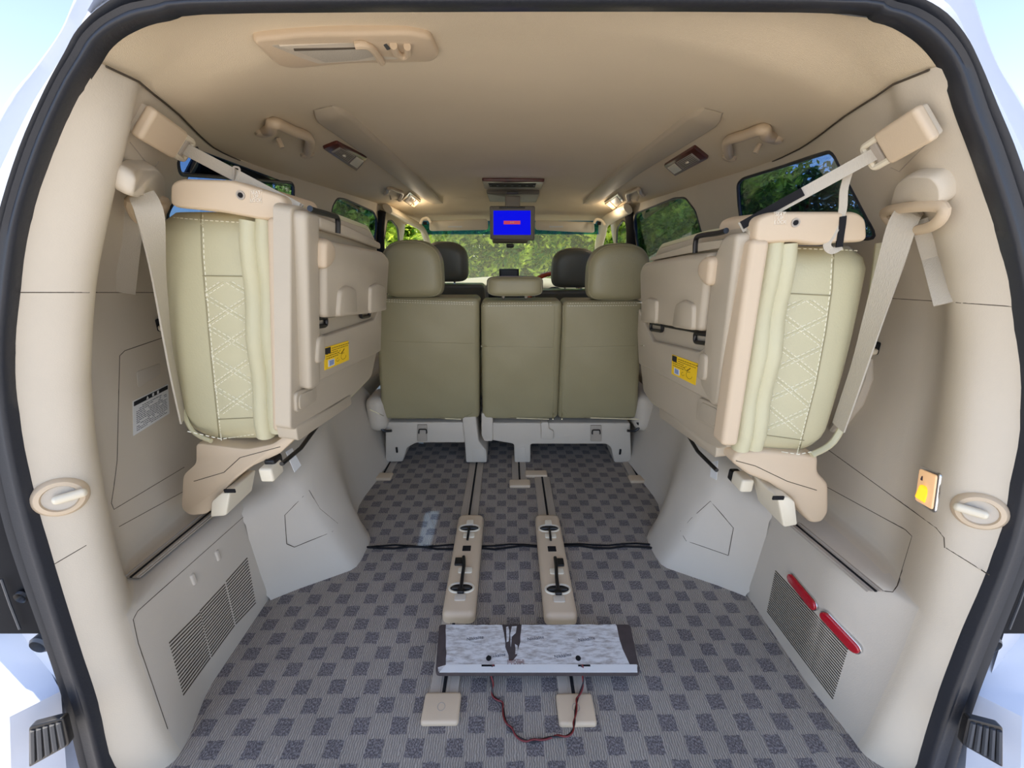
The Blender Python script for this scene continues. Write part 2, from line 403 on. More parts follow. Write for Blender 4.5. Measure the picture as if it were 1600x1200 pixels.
def round2(pts, r): return [(p.x, p.y) for p in rnd([V((a, b, 0)) for a, b in pts], r)]
for s in (-1, 1):
    mb = MB(); ty = TAB[s][1]
    wins = [round2(p, .03) for p in WIN[s]]
    # (Y,z) domain triangulated around the windows for z above the ledge
    zs_low = [0, .05, .1, .15, .2, .25, .3, .31, .318, .324, .330, .334, .338, .340, .342, .344, .346, .350, .355, .36]
    def Ys(z): return interp(ty, z)
    def ycols(z): a = Ys(z); return [a+t for t in TCOL]+[YF]
    mb.grid([[V((wallX(s, y, z), y, z)) for y in ycols(z)] for z in zs_low])
    pts = []; loops = []
    zt = [.36+(1.215-.36)*i/28 for i in range(29)]
    outer = [(Ys(z), z) for z in zt]+[(Ys(1.215)+t, 1.215) for t in TCOL[1:]]+[(YF, z) for z in zt[::-1]]+[(Ys(.36)+t, .36) for t in TCOL[:0:-1]]
    def inside(p, poly):
        c = False; k = len(poly)
        for i in range(k):
            (x1, y1), (x2, y2) = poly[i], poly[i-1]
            if (y1 > p[1]) != (y2 > p[1]) and p[0] < (x2-x1)*(p[1]-y1)/(y2-y1)+x1: c = not c
        return c
    vv = [V(p) for p in outer]; ed = [(i, (i+1) % len(outer)) for i in range(len(outer))]
    for wn in wins:
        o_ = len(vv); vv += [V(p) for p in wn]; ed += [(o_+i, o_+(i+1) % len(wn)) for i in range(len(wn))]
    for z in zt[1:-1]:
        y0 = Ys(z)
        for t in TCOL[1:]:
            p = (y0+t, z)
            if not any(inside(p, wn) for wn in wins): vv.append(V(p))
    rv, re, rf, _, _, _ = delaunay_2d_cdt(vv, ed, [], 1, 1e-5)
    fs = []
    for f in rf:
        c = (sum(rv[i].x for i in f)/len(f), sum(rv[i].y for i in f)/len(f))
        if any(inside(c, wn) for wn in wins): continue
        fs.append(tuple(f))
    mb.add([V((wallX(s, p.x, p.y), p.x, p.y)) for p in rv], fs)
    mb.grid([[V((wallX(s, y, 1.215)+s*d, y, 1.214+d)) for y in [Ys(1.215)+.02+t for t in TCOL]+[YF]] for d in (0, .03)])
    WALLS[s] = (bvh(mb), None)
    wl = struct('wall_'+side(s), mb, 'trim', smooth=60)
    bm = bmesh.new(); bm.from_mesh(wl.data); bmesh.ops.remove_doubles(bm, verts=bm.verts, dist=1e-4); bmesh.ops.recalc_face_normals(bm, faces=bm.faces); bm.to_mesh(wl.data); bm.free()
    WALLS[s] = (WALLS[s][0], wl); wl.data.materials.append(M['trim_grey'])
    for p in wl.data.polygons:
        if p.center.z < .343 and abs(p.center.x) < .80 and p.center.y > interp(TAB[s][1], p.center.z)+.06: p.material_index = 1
    for i, (wn, raw) in enumerate(zip(wins, WIN[s])):
        P = [V((wallX(s, a, b), a, b)) for a, b in wn]
        n_ = V((-s, 0, 0))
        g = MB(); g.plate([p+V((s*.005, 0, 0)) for p in P], n_, 0, 0, back=.003)
        root = obj('window_%d' % ((1+i+(0 if s < 0 else 2)) if i < 2 else (6 if s < 0 else 7)), g, 'privacy' if i < 2 else 'glass'); root['kind'] = 'structure'
        fr = MB(); fr.tube([p+V((s*.002, 0, 0)) for p in P], .0045, 8, True); obj('window_frame', fr, 'rubber', root)
        rv_ = MB(); rv_.grid([[p for p in P], [p+V((s*.010, 0, 0)) for p in P]], True); obj('window_reveal', rv_, 'blackm', root)

def strip_on(s, pxs, r=.0013, tree=None, n=6, off=.0002, closed=False):
    tree = tree or WALLS[s][0]
    pts = []
    P = list(pxs)+([pxs[0]] if closed else [])
    cm = catmull([V((a, b, 0)) for a, b in P], n)
    for q in cm: pts.append(hit(tree, q.x, q.y, off)[0])
    return MB().tube(pts, r, 6)
def seam(s, pxs, parent, name='panel_seam', r=.0009, n=1, tree=None, m='gap'):
    # straight segments sampled finely so that they hug the surface
    out = []
    for a, b in zip(pxs, pxs[1:]):
        k = max(2, int(math.hypot(a[0]-b[0], a[1]-b[1])/12))
        for i in range(k): t = i/k; out.append((a[0]+(b[0]-a[0])*t, a[1]+(b[1]-a[1])*t))
    out.append(pxs[-1])
    tree = tree or WALLS[s][0]
    return obj(name, MB().tube([hit(tree, *q, off=-.0003)[0] for q in out], r, 6), m, parent)

# ------------------------------------------------------------------ floor
fl = MB(); fl.grid([[V((x, y, 0)) for x in (-.80, 0, .80)] for y in (.30, .6, 1.0, 1.06)]); fl.grid([[V((x, y, 0.0)) for x in (-.85, 0, .85)] for y in (1.06, 2.0, 3.6)])
struct('floor', fl, 'carpet')
sm = MB(); sm.tube([V((x/20, 1.062+.006*math.sin(x*1.7)+.004*math.sin(x*.6), .003)) for x in range(-11, 12)], .005, 8, flat=.7)
sm.tube([V((x/20, 1.073+.005*math.sin(x*1.5+1), .003)) for x in range(-11, 12)], .004, 8, flat=.7)
tag(obj('carpet_binding', sm, 'blackm'), 'dark bound edge running across where the two floor carpets meet', 'carpet edge')

# wheel arch covers
def arch(s):
    st = [(.86, .724, .724, .30, .33), (.90, .66, .69, .29, .335), (.955, .555, .64, .28, .34), (.985, .515, .615, .29, .36), (1.05, .508, .60, .31, .385), (1.11, .510, .60, .33, .41), (1.16, .545, .61, .36, .43),
          (1.25, .61, .635, .39, .455), (1.35, .62, .65, .40, .47), (1.5, .60, .655, .39, .455), (1.65, .585, .66, .35, .41), (1.75, .58, .67, .28, .35), (1.84, .62, .70, .18, .25), (1.9, .70, .74, .08, .12)]
    rows = []
    for Y, xf, xt, z1, z2 in st:
        rows.append([V((s*x, Y, z)) for x, z in [(xf-.012, 0), (xf-.010, .010), (xf+.004, .03), (xf+(xt-xf)*.35, z1*.35), (xf+(xt-xf)*.7, z1*.7), (xt-.004, z1*.92), (xt+.006, z1+(z2-z1)*.35), (xt+.03, z1+(z2-z1)*.8), (xt+.06, z2), (.90, z2+.01)]])
    out = [catmull(c, 2) for c in zip(*rows)]
    mb = MB().grid([list(r) for r in zip(*out)]); t = bvh(mb)
    o = struct('trim_%d' % (1 if s < 0 else 2), mb, 'trim_grey', smooth=50)
    if s < 0: seam(s, [(448, 850), (445, 805), (483, 766), (500, 795), (528, 818), (519, 831), (460, 855), (448, 850)], o, tree=t)
    else: seam(s, [(1138, 868), (1146, 825), (1110, 783), (1080, 810), (1063, 830), (1072, 845), (1138, 868)], o, tree=t)
    return o
for s in (-1, 1): arch(s)

# ------------------------------------------------------------------ ceiling
def ceilZ(x, y):
    zc = interp([(.60, 1.272), (.63, 1.292), (.68, 1.308), (.8, 1.318), (1.2, 1.325), (1.9, 1.305), (2.15, 1.295), (2.5, 1.27), (2.8, 1.20), (3.0, 1.13)], y)
    hw = abs(wallX(-1 if x < 0 else 1, y, 1.215))
    edge = 1.213 if y < 2.4 else 1.213-(y-2.4)*.1
    t = min(1, abs(x)/hw); e = 2.6+6*max(0, 1-(y-.6)/.16)
    return zc+(min(edge, zc-.003)-zc)*t**e, hw
OUT = sorted([(p.x, p.y, p.z) for s in (-1, 1) for p in SP[s] if p.z > 1.20])
OX = [(x, z) for x, y, z in OUT]; OY = [(x, y) for x, y, z in OUT]
rows = []; base = []
for u in range(-16, 17):
    hw = abs(wallX(-1 if u < 0 else 1, .675, 1.215))+.006; base.append(V((hw*u/16, .675, ceilZ(hw*u/16, .675)[0])))
for t in (0, .06, .14, .25, .4, .6, .8):
    row = []
    for u in range(-16, 17):
        xo_ = abs(wallX(-1 if u < 0 else 1, .609, 1.215))+.006; x = xo_*u/16; a = V((x, interp(OY, x)+.004, interp(OX, x)+.002)); b = base[u+16]; c = a.lerp(b, t); c.z = a.z+(b.z-a.z)*(1-(1-t)**2.2); row.append(c)
    rows.append(row)
ys = [.675, .69, .7, .725, .75, .775, .8, .83, .86, .9, .94, .97, 1.0, 1.03, 1.07, 1.1, 1.15, 1.2, 1.3, 1.4, 1.5, 1.7, 1.9, 2.0, 2.1, 2.2, 2.3, 2.4, 2.5, 2.6, 2.7, 2.8, 2.9, 3.0]
for y in ys:
    row = []
    for u in range(-16, 17):
        hw = abs(wallX(-1 if u < 0 else 1, max(y, .609), 1.215))+.006; row.append(V((hw*u/16, y, ceilZ(hw*u/16, max(y, .609))[0])))
    rows.append(row)
cb = MB().grid(rows); CT = bvh(cb)
ceil = struct('ceiling', cb, 'head', smooth=60)

# ------------------------------------------------------------------ van shell outside (blocks light, gives thickness)
mb = MB(); ro = []
for y in [.62, .7, .8, .95, 1.1, 1.3, 2.0, 2.9, 3.1]:
    kx = interp([(.62, .66), (.8, .76), (.95, .86), (1.1, .95), (1.3, 1.0)], y)
    ro.append([V((x*kx, y, z-(.0 if y < 2.95 else .12))) for x, z in [(-.80, 1.275), (-.74, 1.31), (-.6, 1.36), (-.3, 1.40), (0, 1.41), (.3, 1.40), (.6, 1.36), (.74, 1.31), (.80, 1.275)]])
mb.grid(ro)
for s in (-1, 1):
    mb.grid([[V((s*.93, y, z)) for y in (.5, 1.0, 3.6)] for z in (-.35, .3, .72)])
struct('trim_3', mb, 'paint')

# ------------------------------------------------------------------ seal and body around the tailgate opening
SO = {-1: [(130, 1200), (106, 1100), (75, 1000), (21, 850), (-4, 750), (-20, 650), (-20, 560), (-18, 440), (5, 340), (38, 235), (78, 145), (108, 88), (130, 48), (170, 8), (225, -16), (400, -22)],
      1: [(1492, 1200), (1519, 1100), (1555, 1000), (1610, 855), (1634, 755), (1650, 640), (1652, 500), (1625, 370), (1588, 250), (1552, 165), (1525, 105), (1500, 55), (1460, 12), (1395, -12), (1250, -22)]}
inner = SP[-1]+SP[1][::-1]; outer = [opl(*q) for q in SO[-1]]+[opl(*q) for q in SO[1]][::-1]
# the ring continues under the frame's lower edge
sillL = [V((-.72, .425, -.03)), V((-.60, .42, -.06))]; inner = [V((.79, .42, -.03)), V((-.73, .42, -.03))][1:]+inner+[V((.80, .42, -.03))]
outer = [V((-.785, .42, -.06))]+outer+[V((.87, .42, -.06))]
inn = catmull(inner, 4); out_ = catmull(outer, 4)
rows = []
prof = [(.20, .010), (-.05, .004), (-.05, -.012), (-.02, -.018), (.03, -.019), (.14, -.018), (.26, -.022), (.38, -.014), (.47, .002), (.52, .002), (.6, -.010), (.75, -.014), (.9, -.006), (1, .012)]
for a, b in zip(inn, out_):
    kk = 1
    rows.append([a.lerp(b, t*kk if t < 0 else t)+V((0, d*(kk if t < 0 else 1), 0)) for t, d in prof])
tag(obj('rubber_door_seal', MB().grid(rows), 'rubber', smooth=60, org=(0, .5, 0)), 'thick black rubber weatherstrip running around the whole tailgate opening', 'rubber seal')
# body: painted return from seal outwards, then forward along the side
bod = MB()
BO = {-1: [(-60, 1300), (-90, 1100), (-140, 900), (-160, 700), (-150, 500), (-90, 330), (0, 165), (55, 95), (92, 50), (120, -15)],
      1: [(1660, 1300), (1690, 1100), (1740, 900), (1760, 700), (1750, 500), (1700, 330), (1600, 165), (1562, 90), (1538, 40), (1522, -15)]}
for s in (-1, 1):
    inn_px = {-1: [(165, 1300), (108, 1100), (60, 900), (-4, 700), (-20, 500), (5, 340), (55, 195), (95, 110), (125, 55), (165, 8), (300, -20)],
              1: [(1480, 1300), (1535, 1100), (1595, 900), (1640, 700), (1652, 500), (1615, 340), (1565, 195), (1530, 115), (1503, 58), (1462, 10), (1340, -20)]}[s]
    o_px = {-1: [(-60, 1300), (-90, 1100), (-140, 900), (-160, 700), (-150, 500), (-90, 330), (0, 165), (50, 105), (90, 50), (112, -5), (130, -80)],
            1: [(1660, 1300), (1690, 1100), (1740, 900), (1760, 700), (1750, 500), (1700, 330), (1605, 165), (1566, 105), (1545, 55), (1528, -5), (1520, -80)]}[s]
    A = catmull([opl(*q, dy=.008) for q in inn_px], 4); B = catmull([opl(*q, dy=.06) for q in o_px], 4)
    rows = []
    for a, b in zip(A, B):
        r = []
        for t, d in [(0, 0), (.3, .004), (.42, .006), (.47, .016), (.52, .014), (.75, -.002), (.9, 0), (1, .02)]: r.append(a.lerp(b, t)+V((0, d, 0)))
        r.append(b+V((s*.01, .07, 0)))
        rows.append(r)
    bod.grid(rows)
struct('wall_rear', bod, 'paint', smooth=50)
# raised tailgate over the opening (above the frame), shades the opening
tg = MB(); tg.rbox((0, .04, 1.70), (1.24, 1.24, .07), .03, R=Matrix.Rotation(math.radians(-14), 3, 'X'), n=3)
tag(obj('tailgate', tg, 'paint', org=(0, .12, 1.66)), 'white tailgate raised above the rear opening', 'car door')

# ------------------------------------------------------------------ bumper corners with vents, dark lamp recess
def bumper(s):
    q = (lambda x, y: (x, y)) if s < 0 else (lambda x, y: (1600-x+12, y-0))
    root = thing('bumper_corner', 'white painted bumper corner with a black air vent, %s of the opening' % side(s), 'bumper', opl(*q(40, 1100), dy=.0))
    def P(x, y, d=0): return opl(*q(x, y), dy=d)
    mb = MB()
    mb.grid([[P(-120, 1010, .02), P(0, 985, .02), P(66, 985, .03), P(100, 1005, .04)],
             [P(-120, 1045, -.0), P(0, 1030, 0), P(70, 1030, .02), P(108, 1050, .04)],
             [P(-120, 1110, -.03), P(10, 1085, -.02), P(85, 1062, .01), P(120, 1090, .04)],
             [P(-120, 1150, -.05), P(15, 1120, -.045), P(95, 1080, 0), P(130, 1140, .04)],
             [P(-120, 1320, -.06), P(20, 1300, -.055), P(110, 1290, -.01), P(170, 1290, .04)]])
    obj('bumper_skin', mb, 'paint', root, smooth=40)
    v = [P(48, 1132, -.06), P(102, 1118, -.05), P(112, 1160, -.05), P(48, 1196, -.06)]
    n_ = (v[1]-v[0]).cross(v[2]-v[0]).normalized()
    if n_.y > 0: n_ = -n_
    f_ = obj('vent', MB().plate(rnd(v, .006), n_, .004, .002, back=.006), 'black', root, label='black slatted vent')
    sl = MB()
    for i in range(5):
        t = (i+.7)/5.4; a = v[0].lerp(v[1], t); b = v[3].lerp(v[2], t); sl.tube([a.lerp(b, .1)+n_*.005, a.lerp(b, .9)+n_*.005], .0035, 6)
    obj('slats', sl, 'dgrey', f_)
    c = P(62, 1008, .0); mbs = MB().lathe(c, (0, -1, 0), [(.016, -.03), (.017, 0), (.013, .004), (.011, -.002), (.009, -.012)], 20)
    obj('bump_stop', mbs, 'dgrey', root, label='round dark bump stop')
    return root
for s in (-1, 1): bumper(s)
def lamp_recess(s):
    q = (lambda x, y: (x, y)) if s < 0 else (lambda x, y: (1608-x, y))
    P = lambda x, y, d=0: opl(*q(x, y), dy=d)
    root = thing('tail_lamp', 'dark tail lamp edge on the %s body side just outside the seal' % side(s), 'tail lamp', P(0, 900))
    mb = MB().grid([[P(-75, y, .02), P(-20, y, -.002), P(x, y, .004), P(x+24, y, .012)] for y, x in [(690, -4), (760, 14), (840, 32), (900, 48), (960, 62), (990, 72)]])
    obj('lamp_housing', mb, 'blackm', root)
    obj('chrome_edge', MB().tube([P(2, 905, -.006), P(16, 945, -.006), P(31, 983, -.006)], .0018, 6), 'dgrey', root)
    obj('bump_stop', MB().lathe(P(35, 932, -.002), (0, -1, 0), [(.010, -.01), (.012, 0), (.010, .004), (.007, .001), (.005, -.008)], 20), 'black', root)
for s in (-1, 1): lamp_recess(s)

# ------------------------------------------------------------------ seams, ledge slots, panels on walls
WL, WR = WALLS[-1][1], WALLS[1][1]
seam(-1, [(30, 457), (285, 457)], WL); seam(1, [(1372, 465), (1470, 471), (1596, 480)], WR)
for s, wl in ((-1, WL), (1, WR)): obj('panel_seam', MB().tube([V((wallX(s, .61+i*.05, 1.215)-s*.002, .61+i*.05, 1.2135)) for i in range(13)], .0016, 6), 'gap', wl)
seam(-1, [(262, 525), (195, 548), (187, 556), (183, 720), (178, 760), (174, 786), (178, 796), (288, 730)], WL, 'access_cover_seam')
seam(-1, [(305, 758), (186, 823)], WL); seam(1, [(1290, 700), (1463, 825), (1475, 840), (1476, 856)], WR)
seam(1, [(1290, 760), (1415, 828), (1425, 838), (1402, 915), (1395, 925), (1375, 923)], WR)
seam(-1, [(84, 882), (135, 852)], WL); seam(1, [(1478, 856), (1545, 898)], WR)
seam(-1, [(398, 792), (215, 955), (208, 968), (216, 1005), (262, 1139)], WL, 'access_panel_seam')
# slotted track along each ledge
def ledge_track(s, a, b):
    A = fz(*a, .348); B = fz(*b, .348); d = (B-A).normalized(); n_ = V((-s, 0, 0))
    root = thing('seat_track', 'narrow beige slide track let into the ledge of the %s wall' % side(s), 'seat track', A)
    w_ = V((1, 0, 0))*.018
    obj('track_bed', MB().plate([A-w_, A+w_, B+w_, B-w_], (0, 0, 1), .002, .001), 'rail', root)
    obj('slot', MB().plate([A-w_*.15, A+w_*.15, B+w_*.15, B-w_*.15], (0, 0, 1), .003, 0), 'blackm', root, label='dark slot')
    for k in (-.75, .6): obj('lip', MB().tube([A+w_*k+V((0, 0, .002)), B+w_*k+V((0, 0, .002))], .0025, 6), 'rail', root)
ledge_track(-1, (205, 903), (330, 800)); ledge_track(1, (1368, 925), (1240, 818))

def fit(s, pxs, off=0):
    P = [hit(WALLS[s][0], *q, off=off) for q in pxs]; n_ = sum((p[1] for p in P), V((0, 0, 0))).normalized(); return [p[0] for p in P], n_
# vent grilles
def vents(s, quads, nsl, name, label):
    for k, (a, b, c, d) in enumerate(quads):      # a top-near, b top-far, c bottom-far, d bottom-near : slots run near->far
        mb = MB()
        for i in range(nsl):
            t = i/(nsl-1); p = (a[0]+(d[0]-a[0])*t, a[1]+(d[1]-a[1])*t); q = (b[0]+(c[0]-b[0])*t, b[1]+(c[1]-b[1])*t)
            mb.tube([hit(WALLS[s][0], p[0]+(q[0]-p[0])*g/6, p[1]+(q[1]-p[1])*g/6, .0004)[0] for g in range(7)], .0016, 6)
        obj(name, mb, 'gap', WALLS[s][1], label=label)
vents(-1, [((264, 1005), (312, 957), (328, 1028), (286, 1086)), ((312, 955), (351, 913), (366, 977), (330, 1026)), ((353, 909), (386, 872), (399, 942), (368, 975))], 17, 'vent_slots', 'dark horizontal vent slots')
vents(1, [((1325, 1015), (1212, 892), (1199, 955), (1302, 1092))], 21, 'vent_slots', 'dark horizontal vent slots')
# finger recess above vents
for (x, y) in ((302, 905), (340, 868)):
    P, n_ = hit(WALLS[-1][0], x, y); obj('grip_rib', MB().rbox(P, (.008, .012, .03), .004), 'trim_grey', WL)
# red reflectors
for (a, b, lb) in (((1240, 905), (1272, 944), 'upper-left'), ((1294, 965), (1336, 1010), 'lower-right')):
    A, n1 = hit(WALLS[1][0], *a); B, _ = hit(WALLS[1][0], *b); d = (B-A).normalized(); u = n1.cross(d).normalized()*.0125
    root = thing('reflector', 'red oval reflector stuck on the right wall above the vent, %s of the two' % ('farther' if lb[0] == 'u' else 'nearer'), 'reflector', A, 'red reflectors')
    ends = lambda r: [A+u*r*math.cos(t)-d*.0125*r*math.sin(t) for t in [math.pi*i/10 for i in range(11)]]+[B-u*r*math.cos(t)+d*.0125*r*math.sin(t) for t in [math.pi*i/10 for i in range(11)]]
    obj('bezel', MB().plate(ends(1.15), n1, .005, .001), 'chrome', root, label='thin chrome rim'); obj('lens', MB().plate(ends(1.0), n1, .010, .003), 'red', root)
# luggage lamp right
P, n_ = fit(1, [(1441, 728), (1473, 740), (1464, 803), (1433, 785)])
root = thing('luggage_lamp', 'small lit cargo lamp with clear cover on the right wall', 'lamp', P[0])
obj('lamp_bezel', MB().plate(rnd(P, .008), n_, .004, .002), 'chrome', root)
Q = [p.lerp(sum(P, V())/4, .14) for p in P]; obj('lamp_cover', MB().plate(rnd(Q, .006), n_, .006, .002), 'lens_on', root)
obj('bulb', MB().rbox(sum(Q, V())/4+n_*.008+V((0, -.004, -.010)), (.008, .022, .03), .004), 'bulb', root, label='glowing yellow bulb')
c0 = Q[0].lerp(Q[2], .22)+n_*.008; obj('switch', MB().rbox(c0+V((0, -.01, 0)), (.004, .016, .010), .002), 'dgrey', root)
# tie-down rings
for s, (x, y) in ((-1, (95, 776)), (1, (1530, 798))):
    P, n_ = hit(WALLS[s][0], x, y); root = thing('tie_down_hook', 'round beige tie-down with fold-out hook on the %s rear pillar' % side(s), 'cargo hook', P)
    Fm = frame(n_)
    obj('rosette', MB().lathe(P, n_, [(.033, -.004), (.032, .004), (.028, .009), (.022, .010), (.020, .004), (.018, .002)], 32), 'peach', root)
    obj('cup', MB().lathe(P, n_, [(.021, .0), (.0205, .0065), (.018, .0065)], 24), 'trim_grey', root)
    obj('hook', MB().rbox(P+n_*.016+Fm @ V((-s*.012, .002, 0)), (.040, .014, .014), .006, R=Fm), 'ivory', root, label='pale ivory flip-out hook')
# belt hooks high on the walls
for s, (x, y) in ((-1, (250, 507)), (1, (1368, 543))):
    P, n_ = hit(WALLS[s][0], x, y); root = thing('belt_hook', 'small ivory seat belt hook beside the folded seat on the %s wall' % side(s), 'hook', P)
    Fm = frame(n_); obj('hook_base', MB().rbox(P+n_*.004, (.024, .03, .010), .004, R=Fm), 'blackm', root); obj('hook_tongue', MB().rbox(P+n_*.014+V((0, 0, -.006)), (.034, .014, .018), .005, R=Fm), 'ivory', root)
# armrest bulge on the right
obj('arm_rest', MB().tube([hit(WALLS[1][0], *q)[0] for q in [(1357, 560), (1354, 590), (1340, 625), (1318, 655), (1300, 672)]], [.012, .018, .02, .018, .008], 10), 'trim', WR)
# access cover pull and sticker on the left wall
P, n_ = fit(-1, [(213, 581), (250, 567), (250, 585), (215, 606)]); obj('finger_pull', MB().plate(rnd(P, .006), n_, .0015, .001), 'trim_grey', WL)
P, n_ = fit(-1, [(207, 627), (262, 600), (264, 646), (208, 681)])
st = obj('notice_sticker', MB().plate(P, n_, .0012, 0), 'paper', WL, label='white notice sticker with black top band')
def quadpt(P, u, v): return (P[0].lerp(P[1], u)).lerp(P[3].lerp(P[2], u), v)
obj('sticker_band', MB().plate([quadpt(P, *q) for q in ((.02, .03), (.98, .03), (.98, .16), (.02, .16))], n_, .0016, 0), 'ink', st)
mt_ = MB()
for (u, g_) in ((.38, 3), (.54, 4), (.68, 4)):
    c = quadpt(P, u, .095); r_ = .0035
    du = (P[1]-P[0]).normalized()*r_*.7; dv = (P[0]-P[3]).normalized()*r_
    if g_ == 3: mt_.plate([c-du*1.3-dv, c+du*1.3-dv, c+dv], n_, .002, 0)
    else: mt_.plate([c-du-dv, c+du-dv, c+du+dv, c-du+dv], n_, .002, 0)
obj('band_marks', mt_, 'paper', st)
tx = MB(); rr = random.Random(3)
for i in range(13):
    v = .24+i*.055; u = .08+(.16 if i == 0 else 0)
    while u < .93-(.2 if i == 0 else 0):
        w_ = rr.uniform(.02, .09)
        if rr.random() < .85: tx.plate([quadpt(P, u, v), quadpt(P, min(.94, u+w_), v), quadpt(P, min(.94, u+w_), v+.020), quadpt(P, u, v+.020)], n_, .0015, 0)
        u += w_+.015
obj('sticker_text', tx, 'inkl', st)

# ------------------------------------------------------------------ seat belts on the rear pillars
def ribbon(mb, pts, nrm, w_, th=.0015):
    rows = []
    for i, p in enumerate(pts):
        a = pts[max(0, i-1)]; b = pts[min(len(pts)-1, i+1)]; t = (V(b)-V(a)).normalized(); n_ = V(nrm[i] if isinstance(nrm, list) else nrm)
        u = t.cross(n_).normalized()*w_/2; n2 = u.cross(t).normalized()*th
        rows.append([V(p)-u-n2, V(p)+u-n2, V(p)+u+n2, V(p)-u+n2])
    o = len(mb.v); mb.grid(rows, True); k = len(rows); mb.f.append((o, o+1, o+2, o+3)); mb.f.append(tuple(o+(k-1)*4+j for j in range(4)))
    return mb
def belt(s, cov, ring, back, front):
    P, n_ = hit(WALLS[s][0], *cov[0]); root = thing('seat_belt', 'beige seat belt hanging from its covered anchor on the %s rear pillar' % side(s), 'seat belt', P)
    CP, cn = fit(s, cov[1]); obj('anchor_cover', MB().plate(rnd(CP, .022, 6), cn, .020, .013, seg=5), 'trim', root, smooth=60)
    RP = [hit(WALLS[s][0], *q, off=.020)[0] for q in ring]; obj('guide_ring', MB().tube(catmull(RP, 5, True), .0085, 10, True, flat=.8), 'peach', root)
    bpt = [hitc(WALLS[s][0], *q, .012) for q in back]; mb = MB(); ribbon(mb, bpt, [(O-p).normalized() for p in bpt], .036); obj('webbing', mb, 'belt', root, label='webbing running straight down the pillar')
    mb = MB(); pp = catmull([fy(*q) for q in front], 5); ribbon(mb, pp, [V((-s*.35, -1, 0)).lerp(V((-s*1.0, (.45 if s < 0 else .1), 0)), min(1, i/(len(pp)*.75))**.8) for i in range(len(pp))], .037); obj('webbing', mb, 'belt', root, label='webbing crossing forward behind the folded seat')
belt(-1, ((208, 275), [(178, 295), (186, 256), (198, 249), (228, 250), (240, 265), (241, 305), (210, 304)]), [(182, 300), (196, 330), (222, 332), (236, 318), (238, 302), (210, 300)],
     [(206, 320), (200, 380), (193, 457)], [(222, 304, .70), (233, 330, .695), (242, 380, .71), (252, 460, .735), (266, 560, .75), (286, 655, .77)])
belt(1, ((1450, 290), [(1406, 318), (1418, 275), (1440, 261), (1480, 262), (1494, 280), (1494, 312), (1460, 312)]), [(1402, 320), (1416, 340), (1450, 350), (1482, 340), (1491, 314), (1450, 312)],
     [(1447, 340), (1464, 400), (1484, 473)], [(1430, 322, .69), (1412, 345, .685), (1392, 410, .69), (1367, 490, .70), (1340, 580, .71), (1310, 668, .73)])

